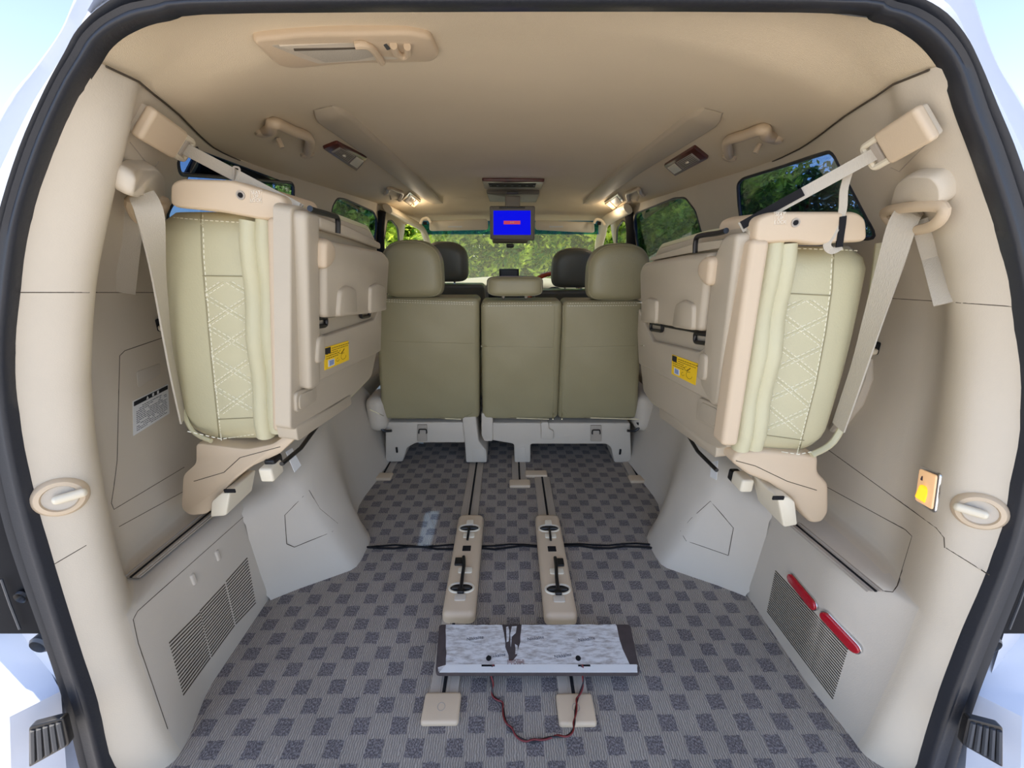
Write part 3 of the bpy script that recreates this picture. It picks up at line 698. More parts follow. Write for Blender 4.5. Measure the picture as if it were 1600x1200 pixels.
# ------------------------------------------------------------------ folded third row seats
def seat3(s, D):
    Xt, zt_, Xb, zb_, Yn = D['plane']
    top = V((s*Xt, Yn, zt_)); bot = V((s*Xb, Yn, zb_)); n_ = (bot-top).cross(V((0, 1, 0))).normalized()
    if n_.x*s > 0: n_ = -n_           # towards the aisle
    G = lambda q: fp(q[0], q[1], top, n_)
    root = thing('folded_seat', D['label'], 'seat', D['base'])
    up = (top-bot).normalized()
    # leather body
    L = D['leather']; zlo = min(fy(*q, Yn+.02).z for q in L); zhi = max(fy(*q, Yn+.02).z for q in L)
    P = [fy(*q, Yn+.015) for q in L]
    xa = lambda z: D['xo'](z); 
    rows = []; nz = 22
    for i in range(nz+1):
        t = i/nz; z = zlo+(zhi-zlo)*t
        e = 1-(1-min(1, t/.16))**2.4 if t < .16 else (1-(1-min(1, (1-t)/.10))**2.4 if t > .90 else 1)
        Xi = Xb+(Xt-Xb)*(z-zb_)/(zt_-zb_)+.022; Xo = xa(z); cx = (Xi+Xo)/2; hx = (Xo-Xi)/2; Y0 = Yn+.012; Y1 = D['Yf']-.01; cy = (Y0+Y1)/2; hy = (Y1-Y0)/2
        hx *= .80+.20*e; hy *= .88+.12*e
        ring = []
        for k in range(56):
            a = 2*math.pi*k/56; ca, sa = math.cos(a), math.sin(a); ex = 2/4.0
            x = abs(ca)**ex*(1 if ca > 0 else -1); y = abs(sa)**ex*(1 if sa > 0 else -1)
            puff = .006*math.sin(math.pi*min(1, max(0, t)))
            ring.append(V((s*(cx+x*(hx+puff)), cy+y*(hy+puff), z)))
        rows.append(ring)
    lb = MB().grid(rows, True); lb.f.append(tuple(range(56))); lb.f.append(tuple(nz*56+j for j in range(56)))
    t = bvh(lb); body = obj('seat_cushion', lb, 'leather', root, smooth=50)
    def sm(path, r=.0012, m='gap', nm='seam'): 
        out = []
        for a, b in zip(path, path[1:]):
            k = max(2, int(math.hypot(a[0]-b[0], a[1]-b[1])/10))
            out += [(a[0]+(b[0]-a[0])*i/k, a[1]+(b[1]-a[1])*i/k) for i in range(k)]
        out.append(path[-1]); return [hit(t, *q, off=.0003)[0] for q in out]
    sb = MB()
    for pth in D['seams']: sb.tube(sm(pth), .0013, 6)
    obj('seam_welt', sb, 'leather2', body)
    stt = MB()
    for pth in D['seams'][:1]+D['topst']: dashes(stt, [p for p in sm([(a+D['so'], b+4) for a, b in pth])])
    # diamond quilting: double stitched zig-zag rows
    (q0, q1, q2, q3) = D['quilt']      # TL, TR, BR, BL
    def Q(u, v): a = (q0[0]+(q1[0]-q0[0])*u, q0[1]+(q1[1]-q0[1])*u); b = (q3[0]+(q2[0]-q3[0])*u, q3[1]+(q2[1]-q3[1])*u); return (a[0]+(b[0]-a[0])*v, a[1]+(b[1]-a[1])*v)
    nd = 4.5; gr = MB()
    for k in range(-2, 11):
        for dd in (0, .035, .07):
            for sg in (0, 1):
                v0 = (k)/nd*.5+dd*.5; v1 = v0+.9/nd
                path = []
                for i in range(15):
                    u = i/14; v = v0+(v1-v0)*(u if sg else 1-u)
                    if 0.01 <= v <= .99: path.append(Q(u, v))
                if k % 2 and len(path) > 3:
                    pts = [hit(t, *p, off=.0004)[0] for p in path]
                    if dd == .035: gr.tube([hit(t, *p, off=-.0006)[0] for p in path], .0016, 6)
                    else: dashes(stt, pts, .0062, .0036, .00085)
    obj('quilt_ridge', gr, 'leather', body); obj('stitching', stt, 'stitch', body, label='pale double diamond stitching')
    # thin leather shell wrapping the far part behind the panel
    pan = [G(q) for q in D['panel']]
    obj('cushion_rim', MB().plate(rnd([(p+(p-sum(pan, V())/len(pan)).normalized()*.010) if p.y > Yn+.1 else p+V((0, .05, 0)) for p in pan], .02), n_, -.006, .0, back=.05), 'leather', root, smooth=50)
    bp_ = obj('back_panel', MB().plate(rnd(pan, .012), n_, .0, .004, back=.03), 'panel', root, smooth=40)
    for nm, pl, h, r, m in D['plates']:
        pts = [G(q) for q in pl]; obj(nm, MB().plate(rnd(pts, .014), n_, h, min(r, h*.9), back=.001), m, bp_, smooth=50)
    # flap column at the near edge
    A, B = [fy(*q, Yn-.004) for q in D['edge']]; mb = MB(); ax = (B-A).normalized(); R = Matrix((V((1, 0, 0)), ax.cross(V((1, 0, 0))).normalized(), ax)).transposed()
    mb.rbox((A+B)/2, (D['edgew'], .045, (B-A).length), .010, R=R, n=4); obj('edge_trim', mb, 'peach', root, label='tan plastic edge strip', smooth=60)
    mb = MB(); 
    for (a, b, r) in D['pad']:
        A, B = fy(*a, Yn+.002), fy(*b, Yn+.002); N_ = 12; pp = [A.lerp(B, i/N_)+V((0, -.004*math.sin(i*1.3), 0)) for i in range(N_+1)]
        mb.tube(pp, [r*(.86+.14*math.sin(math.pi*i/N_)) for i in range(N_+1)], 14)
    pd = obj('bolster_pad', mb, 'leather', root, label='long narrow ribbed leather pad', smooth=60)
    # piping at the wall side
    obj('piping', MB().tube(catmull([fy(q[0], q[1], Yn+q[2]) for q in D['pipe']], 5), .0065, 8, flat=.7), 'leather', root, label='cream edge piping next to the wall')
    # black latches in the recess
    for (x, y, w_, h_) in D['latch']:
        c = [G(q) for q in ((x, y), (x+w_, y-D['sl']*w_), (x+w_, y+h_-D['sl']*w_), (x, y+h_))]
        ob = obj('latch_handle', MB().tube(rnd([p+n_*.006 for p in c], .008), .0048, 8, True), 'black', root, label='black loop latch')
    obj('latch_bar', MB().tube([G(q)+n_*.003 for q in D['bar']], .005, 8), 'black', root)
    obj('release_rod', MB().tube(catmull([G(q)+n_*.022 for q in D['rod']], 4), .0052, 10), 'black', root, label='bent black release rod')
    # yellow caution sticker
    P = [G(q) for q in D['yel']]; P_ = [p+n_*D['yh'] for p in P]
    yl = obj('caution_sticker', MB().plate(P_, n_, .0012, 0), 'yellow', bp_, label='yellow caution sticker')
    dk = MB(); dk.plate([quadpt(P_, *q) for q in ((.02, .03), (.22, .03), (.22, .3), (.02, .3))], n_, .0018, 0); obj('caution_mark', dk, 'ink', yl)
    bl = MB().plate([quadpt(P_, *q) for q in ((.12, .60), (.36, .62), (.36, .92), (.12, .92))], n_, .0016, 0); w2 = obj('picture_box', bl, 'paper', yl)
    obj('picture_fill', MB().plate([quadpt(P_, *q) for q in ((.16, .65), (.33, .66), (.33, .87), (.16, .88))], n_, .0022, 0), 'blue_sq', w2)
    tx = MB(); r_ = random.Random(5)
    for i in range(5):
        u = .28 if i < 2 else .06
        while u < (.95 if i < 2 else .5): w_ = r_.uniform(.03, .08); v = .1+i*.1; tx.plate([quadpt(P_, u, v), quadpt(P_, u+w_, v), quadpt(P_, u+w_, v+.035), quadpt(P_, u, v+.035)], n_, .0015, 0); u += w_+.02
    for cx_, cy_, rr_ in ((.75, .68, .16), (.5, .75, .08), (.62, .42, .09)):
        tx.tube([quadpt(P_, cx_+rr_*.7*math.cos(a), cy_+rr_*math.sin(a))+n_*.0012 for a in [i*.5 for i in range(11)]], .0006, 4)
    tx.tube([quadpt(P_, .78, .33)+n_*.0015, quadpt(P_, .66, .52)+n_*.0015], .0012, 5)
    obj('caution_print', tx, 'inky', yl)
    # plastic cover on top
    tp = [fy(*q, Yn-.01) for q in D['top']]
    tc_ = obj('top_cover', MB().plate(rnd(tp, .014, 5), (0, -1, 0), .012, .011, back=.11, seg=5), 'peach', root, label='tan plastic cover with a recessed screw', smooth=60)
    c = fy(*D['screw'], Yn-.0225); obj('screw', MB().lathe(c, (0, -1, 0), [(.0075, -.001), (.0074, .0012), (.0055, .0012), (.005, .0004), (.003, .0003)], 20), 'rail', tc_); obj('screw_head', MB().lathe(c, (0, -1, 0), [(.0042, 0), (.004, .0016), (.001, .0014)], 16), 'blackm', tc_)
    x, y = D['tlab']; fr_ = MB(); 
    for i, row in enumerate(('SEAT', 'UP', 'LOCK')):
        pl = Matrix.Translation(fy(x, y-6+i*6, Yn-.0228)) @ Matrix.Rotation(math.pi/2, 4, 'X')
        textmesh(row, .0075, pl, 'ltrim', 'cover_print', tc_)
    cq = [fy(x-9, y-10, Yn-.0226), fy(x+9, y-10, Yn-.0226), fy(x+9, y+10, Yn-.0226), fy(x-9, y+10, Yn-.0226)]
    obj('print_border', MB().tube(cq, .0004, 4, True), 'ltrim', tc_)
    # hinge bracket standing on the ledge
    b1 = [fy(*q, Yn+.02) for q in D['brk']]; hb = obj('hinge_bracket', MB().plate(rnd(b1, .012, 4), (0, -1, 0), .012, .010, back=.10, seg=4), 'peach', root, label='tan plastic hinge housing below the cushion', smooth=60)
    b2 = [fy(*q, Yn+.0) for q in D['brk2']]; obj('hinge_foot', MB().plate(rnd(b2, .006, 3), (0, -1, 0), .014, .008, back=.08, seg=4), 'ivory', hb, smooth=60)
    c = fy(*D['bore'], Yn-.015); obj('bore', MB().rbox(c, (.026, .004, .010), .0019), 'blackm', hb)
    obj('bracket_seam', MB().tube([fy(*q, Yn+.0079) for q in D['bseam']], .0009, 5), 'gap', hb)
    ar = [G(q) for q in D['arm']]; obj('hinge_arm', MB().plate(rnd(ar, .01), n_, .0, .003, back=.04), 'panel', root, smooth=50)
    # buckles under the arm
    bk = [fx(*q, s*(Xb+.10)) for q in D['buck']]
    obj('buckle', MB().rbox(bk[0], (.03, .045, .035), .006), 'ivory', root, label='ivory belt buckle'); obj('buckle_release', MB().rbox(bk[1], (.024, .035, .03), .005), 'black', root)
    tgp = [fx(*q, s*(Xb+.07)) for q in D['tagp']]; cl = obj('care_label', MB().plate(tgp, n_, .001, 0), 'paper', root, label='white cloth care label')
    obj('hinge_rod', MB().tube([fx(*q, s*(Xb+.05)) for q in D['rod2']], .005, 8), 'black', root)
    return root
Lr = dict(plane=(.368, 1.05, .445, .62, .76), base=V((-.62, .95, .35)), Yf=1.20, label='cream leather third-row seat folded up against the left wall, caution sticker on its back',
    leather=[(262, 330), (385, 340), (405, 655), (350, 690), (285, 640)], xo=lambda z: .70+.065*(1.06-z)/.45, so=3,
    seams=[[(314, 332), (316, 400), (320, 450), (330, 560), (343, 684)], [(317, 431), (392, 432)], [(340, 655), (410, 652)]], topst=[[(268, 336), (314, 340), (375, 344)], [(290, 670), (343, 682), (398, 674)]],
    quilt=((319, 436), (388, 437), (404, 648), (340, 650)),
    panel=[(455, 325), (465, 321), (525, 340), (577, 359), (588, 380), (592, 407), (591, 460), (589, 550), (581, 588), (548, 621), (461, 672), (454, 670)],
    plates=[('lower_shell', [(475, 497), (487, 497), (489, 516), (500, 524), (580, 498), (591, 470), (590, 548), (470, 603), (472, 560)], .012, .005, 'panel'),
            ('near_shell', [(458, 327), (482, 330), (482, 420), (484, 497), (486, 598), (474, 606), (468, 606)], .022, .008, 'panel'),
            ('upper_cover', [(484, 366), (502, 374), (583, 391), (592, 402), (590, 440), (588, 482), (560, 488), (484, 494), (483, 420)], .032, .014, 'panel'),
            ('latch_boss', [(503, 448), (516, 441), (531, 446), (534, 488), (500, 492)], .040, .012, 'panel'), ('latch_boss', [(556, 444), (568, 438), (582, 444), (584, 482), (556, 487)], .040, .012, 'panel'),
            ('top_shelf', [(484, 334), (534, 352), (585, 378), (585, 388), (540, 372), (486, 356)], .018, .007, 'panel'),
            ('hinge_disc', [(478, 372), (488, 368), (497, 380), (498, 398), (490, 412), (478, 418)], .036, .01, 'peach'),
            ('side_rib', [(477, 524), (488, 520), (489, 562), (474, 566)], .028, .006, 'panel'),
            ('storage_pocket', [(458, 613), (491, 600), (491, 628), (459, 646)], .006, .003, 'panel'), ('pocket_lid', [(462, 616), (486, 606), (486, 627), (462, 641)], .008, .002, 'panel')],
    yh=.0125, yel=[(497, 542), (536, 531), (537, 561), (498, 577)], edge=((446, 340), (450, 668)), edgew=.046,
    pad=[((392, 346), (416, 680), .0215), ((416, 345), (436, 672), .020)], pipe=[(250, 355, .06), (258, 440, .05), (268, 540, .04), (280, 620, .03), (300, 672, .01), (330, 689, .0)],
    latch=[(487, 497, 18, 13), (560, 483, 14, 12)], sl=.12, bar=[(487, 496), (545, 488), (575, 484)], rod=[(464, 322), (474, 326), (500, 333), (510, 338), (511, 361)],
    top=[(272, 324), (273, 288), (287, 280), (368, 282), (450, 308), (455, 342), (420, 345), (350, 332)], screw=(376, 305), tlab=(400, 307),
    brk=[(312, 688), (312, 720), (292, 738), (289, 790), (303, 801), (330, 798), (345, 775), (368, 748), (398, 725), (442, 705), (476, 672), (450, 676), (430, 690), (390, 698)],
    brk2=[(337, 778), (352, 765), (366, 764), (360, 800), (335, 802)], bore=(359, 767), bseam=[(303, 752), (350, 738), (375, 715), (438, 698)],
    arm=[(462, 664), (548, 614), (550, 632), (466, 690)], buck=[(424, 735), (428, 722)], tagp=[(446, 706), (456, 700), (470, 727), (460, 738)], rod2=[(440, 725), (470, 700), (496, 665)])
seat3(-1, Lr)
Rr = dict(plane=(.418, 1.03, .472, .58, .72), base=V((.66, .95, .35)), Yf=1.18, label='cream leather third-row seat folded up against the right wall, caution sticker on its back',
    leather=[(1232, 385), (1362, 385), (1300, 690), (1250, 712), (1183, 700)], xo=lambda z: .705+.02*(1.0-z)/.45, so=-3,
    seams=[[(1303, 388), (1300, 450), (1290, 520), (1275, 600), (1248, 706)], [(1222, 458), (1298, 462)], [(1185, 678), (1256, 688)]], topst=[[(1240, 384), (1300, 386), (1350, 388)], [(1190, 696), (1250, 706), (1280, 700)]],
    quilt=((1224, 463), (1297, 467), (1256, 684), (1188, 674)),
    panel=[(1172, 358), (1158, 355), (1103, 366), (1031, 387), (1021, 405), (1014, 426), (1000, 515), (1000, 563), (1005, 611), (1017, 628), (1106, 696), (1121, 701), (1136, 699)],
    plates=[('lower_shell', [(1003, 480), (1012, 505), (1025, 532), (1100, 549), (1112, 538), (1122, 528), (1128, 632), (1003, 568), (1001, 520)], .012, .005, 'panel'),
            ('near_shell', [(1172, 362), (1148, 366), (1134, 395), (1124, 460), (1117, 520), (1108, 598), (1126, 632), (1136, 632)], .022, .008, 'panel'),
            ('upper_cover', [(1015, 423), (1021, 409), (1080, 398), (1130, 392), (1133, 400), (1124, 453), (1116, 516), (1062, 508), (1017, 501)], .032, .014, 'panel'),
            ('latch_boss', [(1024, 468), (1034, 462), (1048, 466), (1046, 504), (1020, 501)], .040, .012, 'panel'), ('latch_boss', [(1080, 472), (1094, 465), (1112, 472), (1110, 514), (1074, 509)], .040, .012, 'panel'),
            ('top_shelf', [(1146, 372), (1100, 378), (1028, 400), (1022, 407), (1080, 396), (1142, 386)], .018, .007, 'panel'),
            ('hinge_disc', [(1140, 400), (1128, 396), (1117, 406), (1114, 424), (1122, 440), (1134, 446)], .036, .01, 'peach'),
            ('side_rib', [(1111, 548), (1123, 552), (1120, 594), (1106, 589)], .028, .006, 'panel'),
            ('storage_pocket', [(1095, 620), (1132, 636), (1126, 674), (1090, 655)], .006, .003, 'panel'), ('pocket_lid', [(1100, 627), (1127, 639), (1122, 667), (1096, 652)], .008, .002, 'panel')],
    yh=.0125, yel=[(1058, 553), (1099, 567), (1095, 601), (1057, 583)], edge=((1178, 374), (1132, 690)), edgew=.034,
    pad=[((1207, 380), (1156, 700), .0205), ((1227, 382), (1176, 698), .0215)], pipe=[(1374, 380, .05), (1366, 440, .04), (1346, 560, .03), (1326, 640, .02), (1302, 690, .01), (1268, 711, .0)],
    latch=[(1020, 503, 18, 12), (1090, 520, 22, 14)], sl=-.12, bar=[(1022, 505), (1060, 512), (1110, 520)], rod=[(1154, 358), (1140, 362), (1112, 366), (1104, 372), (1102, 393)],
    top=[(1172, 382), (1177, 341), (1202, 331), (1332, 331), (1346, 342), (1348, 378), (1300, 380), (1274, 384), (1236, 378)], screw=(1243, 348), tlab=(1219, 341),
    brk=[(1139, 718), (1150, 700), (1188, 700), (1274, 708), (1273, 735), (1290, 752), (1290, 797), (1280, 812), (1262, 814), (1245, 795), (1232, 775), (1200, 752), (1165, 738)],
    brk2=[(1208, 772), (1225, 770), (1236, 778), (1240, 814), (1218, 818)], bore=(1216, 778), bseam=[(1276, 766), (1230, 752), (1180, 728), (1150, 720)],
    arm=[(1120, 696), (1030, 634), (1030, 652), (1118, 716)], buck=[(1160, 752), (1150, 745)], tagp=[(1122, 720), (1112, 722), (1110, 745), (1120, 750)], rod2=[(1120, 735), (1090, 705), (1075, 680)])
seat3(1, Rr)

# ------------------------------------------------------------------ retaining straps
def holder(s, A, B, w_, lab):
    d = (B-A); L = d.length; d.normalize(); n_ = (O-A.lerp(B, .5)).normalized(); n_ = (n_-d*n_.dot(d)).normalized(); u = n_.cross(d)
    R = Matrix((u, n_, d)).transposed()
    root = thing('strap_holder', lab, 'strap holder', A)
    obj('pocket_cover', MB().rbox(A.lerp(B, .40), (w_, .016, L*.82), .006, R=R, n=4), 'peach', root)
    obj('backing_plate', MB().rbox(A.lerp(B, .45)-n_*.012, (w_*.9, .012, L*.8), .004, R=R), 'trim', root)
    k = obj('buckle_frame', MB().tube(rnd([B+u*w_*.36-d*.020, B+u*w_*.36+d*.012, B-u*w_*.36+d*.012, B-u*w_*.36-d*.020], .006), .005, 8, True), 'ivory', root)
    obj('buckle_bar', MB().rbox(B-d*.004, (w_*.6, .006, .012), .0029, R=R), 'rail', k)
    # triangular recess outline behind
    return n_
A, B = hitc(WALLS[-1][0], 224, 190, .035), hitc(WALLS[-1][0], 288, 232, .10)
for s, pths in ((-1, ([(226, 168), (250, 178), (262, 198)], [(203, 222), (238, 266), (248, 252)])), (1, ([(1406, 190), (1436, 166), (1450, 170)], [(1468, 205), (1405, 268), (1392, 262)]))):
    for p_ in pths: seam(s, p_, WALLS[s][1], 'recess_seam', r=.001, m='rail')
nL = holder(-1, A, B, .052, 'folded-out beige strap holder on the left rear pillar')
c1, c2 = B, fy(470, 328, .765)
st = thing('retaining_strap', 'cream webbing strap with a metal slider holding up the left folded seat', 'strap', c1)
mb = MB(); ribbon(mb, [c1.lerp(c2, i/8) for i in range(9)], V((0, -1, .4)), .021); obj('webbing', mb, 'belt', st)
obj('slider', MB().tube(rnd([c1.lerp(c2, .47)+V(q) for q in ((-.004, -.003, .017), (.006, -.003, .015), (.0, -.003, -.014), (-.010, -.003, -.012))], .003), .0018, 6, True), 'rail', st)
obj('strap_fold', ribbon(MB(), [c1.lerp(c2, .47+.065*i)+V((0, -.006, 0)) for i in range(9)], V((0, -1, .4)), .023), 'belt', st)
A, B = hitc(WALLS[1][0], 1450, 190, .035), hitc(WALLS[1][0], 1368, 240, .10)
holder(1, A, B, .052, 'folded-out beige strap holder on the right rear pillar')
c1, c2 = B, fy(1157, 356, .73)
st = thing('retaining_strap', 'cream and black webbing strap with a loose loop holding up the right folded seat', 'strap', c1)
mb = MB(); ribbon(mb, [c1.lerp(c2, i/8) for i in range(9)], V((0, -1, .4)), .019); obj('webbing', mb, 'belt', st)
mb = MB(); ribbon(mb, [c1.lerp(c2, .52+.06*i)+V((0, -.003, .004)) for i in range(9)], V((0, -1, .4)), .014); obj('webbing', mb, 'blackm', st, label='black sleeve over the strap')
mb = MB(); ribbon(mb, catmull([fy(*q, .70) for q in [(1330, 258), (1322, 282), (1318, 300), (1316, 330), (1304, 360), (1292, 382), (1300, 392), (1314, 385)]], 4), V((-.5, -1, 0)), .011); obj('loose_end', mb, 'belt', st)
mb = MB(); ribbon(mb, [fy(*q, .697) for q in [(1317, 338), (1316, 350), (1313, 370), (1311, 386)]], V((-.2, -1, 0)), .010); obj('loose_end', mb, 'blackm', st, label='black hook-and-loop tip')

# ------------------------------------------------------------------ second row seats
def back_surface(x0, x1, zb, zt, yb, yt, th=.16, nx=1):
    pass
def seat_back(name, x0t, x1t, x0b, x1b, zb, zt, yb, yt, m, parent, th=.13):
    cx = (x0t+x1t+x0b+x1b)/4; W = ((x1t-x0t)+(x1b-x0b))/2; Hh = zt-zb
    def fn(p):
        t = (p.z+Hh/2)/Hh; l = x0b+(x0t-x0b)*t; r = x1b+(x1t-x1b)*t
        x = l+(r-l)*((p.x+W/2)/W); puff = -.018*math.sin(math.pi*max(0, min(1, t)))*math.cos(math.pi*max(-.5, min(.5, p.x/W))) if p.y < 0 else 0
        wr = -.0025*math.sin(t*17+p.x*9)*math.sin(p.x*21+t*5) if p.y < 0 else 0
        return V((x, p.y+yb+(yt-yb)*t+th/2+puff+wr, zb+Hh/2+p.z))
    mb = MB().rbox((0, 0, 0), (W, th, Hh), .024, n=4, m=14, fn=fn); return obj(name, mb, m, parent, smooth=60), bvh(mb)
def px_line(t, pts, off=0):
    out = []
    for a, b in zip(pts, pts[1:]):
        k = max(2, int(math.hypot(a[0]-b[0], a[1]-b[1])/8)); out += [(a[0]+(b[0]-a[0])*i/k, a[1]+(b[1]-a[1])*i/k) for i in range(k)]
    out.append(pts[-1]); return [hit(t, *q, off=off)[0] for q in out]
def headrest(parent, c, w_, h_, d_, m, name='headrest', posts=True, taper=.12):
    rows = []; hy = d_/2
    for i in range(17):
        a = -math.pi/2+math.pi*i/16; yy = math.sin(a); cc = max(.02, math.cos(a))**.55; ring = []
        for j in range(48):
            b = 2*math.pi*j/48; e = 2/2.6 if (math.sin(b) > 0 and taper) else 2/5.0
            ring.append(V((c.x+(abs(math.cos(b))**e*(1 if math.cos(b) > 0 else -1))*w_/2*cc**.6, c.y+yy*hy, c.z+(abs(math.sin(b))**e*(1 if math.sin(b) > 0 else -1))*h_/2*cc**.6)))
        rows.append(ring)
    g_ = MB().grid(rows, True); g_.f.append(tuple(range(48))); g_.f.append(tuple(16*48+j for j in range(48)))
    o = obj(name, g_, m, parent, smooth=80)
    pt = MB()
    for q in (5,): pt.tube([p+V((0, 0, 0)) for p in rows[q]], .0016, 6, True)
    obj('headrest_seam', pt, m, o)
    if posts:
        for sx in (-.05, .05): obj('headrest_post', MB().tube([c+V((sx, 0, -h_/2-.035)), c+V((sx, 0, -h_/2+.03))], .006, 10), 'chrome', parent)
    return o
YB, YT = 1.60, 1.50
def Yat(z): return YB+(YT-YB)*(z-.27)/.53
zt2 = .802
s1 = thing('passenger_seat', 'single olive leather second-row seat on the left with rounded headrest', 'seat', (-.36, 1.68, 0))
bk, t1 = seat_back('backrest', -.520, -.112, -.585, -.136, .238, zt2, YB, YT, 'leather2', s1)
headrest(s1, V((-.368, YT+.055, .905)), .238, .215, .11, 'leather2')
mb = MB(); mb.tube(px_line(t1, [(590, 533), (742, 537)]), .0014, 6); mb.tube(px_line(t1, [(578, 640), (600, 650), (720, 655), (738, 645)]), .0012, 6); obj('seam_welt', mb, 'leather2', bk)
mb = MB(); dashes(mb, px_line(t1, [(595, 468), (740, 473)], .0005)); dashes(mb, px_line(t1, [(595, 471), (740, 476)], .0005)); obj('stitching', mb, 'stitch', bk)
obj('seat_cushion', MB().rbox((-.36, 1.92, .36), (.46, .50, .14), .05, n=4), 'leather2', s1)
s2 = thing('bench_seat', 'wide two-place olive leather second-row bench on the right with a low middle headrest', 'seat', (.26, 1.68, 0))
bk2, t2 = seat_back('backrest', -.108, .2115, -.122, .2265, .238, zt2-.012, YB, YT, 'leather2', s2)
bk3, t3 = seat_back('backrest', .2115, .528, .2265, .596, .238, zt2-.012, YB, YT, 'leather2', s2)
headrest(s2, V((.425, YT+.055, .893)), .245, .215, .11, 'leather2'); 
headrest(s2, V((.026, YT+.055, .842)), .222, .075, .09, 'leather2', taper=0, posts=False)
obj('headrest_post', MB().tube([V((-.02, YT+.055, .74)), V((-.02, YT+.055, .83))], .006, 8), 'chrome', s2); obj('headrest_post', MB().tube([V((.07, YT+.055, .74)), V((.07, YT+.055, .83))], .006, 8), 'chrome', s2)
for t_, b_, A_ in ((t2, bk2, (752, 866, 541, 543)), (t3, bk3, (876, 1006, 543, 540))):
    mb = MB(); mb.tube(px_line(t_, [(A_[0], A_[2]), (A_[1], A_[3])]), .0014, 6); mb.tube(px_line(t_, [(A_[0]+4, 640), (A_[0]+14, 652), (A_[1]-8, 655)]), .0012, 6)
    mb.tube(px_line(t_, [(A_[1]-(0 if t_ is t2 else 126), 478), (A_[1]-(2 if t_ is t2 else 128), 655)]), .002, 6)
    obj('seam_welt', mb, 'leather2', b_)
    mb = MB(); dashes(mb, px_line(t_, [(A_[0]+3, 474), (A_[1]-3, 473)], .0005)); dashes(mb, px_line(t_, [(A_[0]+3, 478), (A_[1]-3, 477)], .0005)); obj('stitching', mb, 'stitch', b_)
obj('seat_cushion', MB().rbox((.24, 1.92, .36), (.76, .50, .14), .05, n=4), 'leather2', s2)
def Pz(px, py, Y=1.60): return fy(px, py, Y)
def prismY(poly, Y0, Y1, r=.006, rc=.01): return MB().plate(rnd([fy(*q, Y0) for q in poly], rc, 3), (0, -1, 0), 0.0, r, back=Y1-Y0, seg=3)
# seat bases
obj('base_cover', prismY([(602, 660), (727, 660), (727, 692), (650, 692), (636, 700), (629, 722), (602, 722)], 1.612, 1.75), 'trim_grey', s1)
obj('base_cover', prismY([(722, 655), (728, 640), (742, 640), (748, 690), (760, 704), (761, 723), (728, 723), (726, 690)], 1.600, 1.75), 'trim_grey', s1)
obj('cable_hook', MB().tube(catmull([fy(*q, 1.585) for q in ((612, 673), (600, 673), (593, 665), (597, 658))], 3), .006, 8), 'black', s1)
fr_ = obj('strap_recess', prismY([(652, 664), (667, 664), (667, 690), (652, 690)], 1.604, 1.62, .003, .004), 'rail', s1); obj('strap_pull', MB().tube(rnd([fy(*q, 1.598) for q in ((654, 677), (655, 671), (666, 671), (667, 677))], .004), .003, 6), 'black', s1)
obj('release_slot', MB().rbox(fy(620, 703, 1.61), (.010, .006, .030), .003), 'black', s1)
obj('foot_lid', prismY([(738, 702), (752, 700), (757, 706), (757, 721), (738, 721)], 1.599, 1.602, .001, .004), 'trim_grey', s1)
obj('base_side', MB().rbox((-.60, 1.72, .27), (.09, .30, .17), .04, n=4), 'trim_grey', s1)
obj('base_cover', prismY([(768, 661), (985, 661), (987, 723), (960, 723), (955, 700), (948, 694), (829, 694), (829, 723), (804, 723), (803, 694), (768, 688)], 1.612, 1.75), 'trim_grey', s2)
obj('base_cover', prismY([(752, 645), (770, 652), (770, 690), (757, 690), (752, 680)], 1.600, 1.72), 'trim_grey', s2)
obj('latch_block', prismY([(845, 662), (846, 686), (865, 686), (865, 674), (858, 670), (857, 660), (848, 660)], 1.598, 1.63, .004, .004), 'trim_grey', s2)
fr_ = obj('strap_recess', prismY([(923, 665), (940, 665), (940, 690), (923, 690)], 1.604, 1.62, .003, .004), 'rail', s2); obj('strap_pull', MB().tube(rnd([fy(*q, 1.598) for q in ((925, 678), (926, 672), (937, 672), (938, 678))], .004), .003, 6), 'black', s2)
obj('cable_hook', MB().tube(catmull([fy(*q, 1.585) for q in ((980, 673), (992, 673), (999, 667), (996, 660))], 3), .006, 8), 'black', s2)
obj('release_slot', MB().rbox(fy(969, 706, 1.61), (.010, .006, .030), .003), 'black', s2)
obj('foot_lid', prismY([(808, 700), (820, 698), (822, 721), (808, 721)], 1.611, 1.614, .001, .003), 'trim_grey', s2)
obj('base_side', MB().rbox((.625, 1.72, .27), (.09, .30, .18), .04, n=4), 'trim_grey', s2)

# ------------------------------------------------------------------ floor rails
def rail(x, y0, y1, lab, cap=True, w_=.034, capw=.046, capl=.05, screw=False):
    root = thing('seat_rail', lab, 'seat rail', (x, y0, 0))
    obj('rail_cover', MB().plate([V((x-w_, y0, 0)), V((x+w_, y0, 0)), V((x+w_, y1, 0)), V((x-w_, y1, 0))], (0, 0, 1), .006, .003), 'rail', root)
    obj('slot', MB().plate([V((x-.004, y0, 0)), V((x+.004, y0, 0)), V((x+.004, y1, 0)), V((x-.004, y1, 0))], (0, 0, 1), .0072, 0), 'blackm', root, label='dark centre slot')
    for k in (-.010, .010): obj('lip', MB().tube([V((x+k, y0, .006)), V((x+k, y1, .006))], .0022, 6), 'rail', root)
    if cap:
        c = obj('end_cap', MB().rbox((x, y0+capl/2-.01, .006), (capw*2, capl, .016), .007, n=3), 'peach', root, label='pale end cap')
        if screw: obj('cap_screw', MB().lathe((x, y0+capl/2-.01, .013), (0, 0, 1), [(.009, 0), (.009, .0014), (.0075, .0014), (.007, .0004), (.001, .0004)], 20), 'rail', c)
rail(-.155, .545, 1.62, 'long beige floor rail on the left, its end cap nearest the tailgate', screw=True, capw=.042, capl=.064)
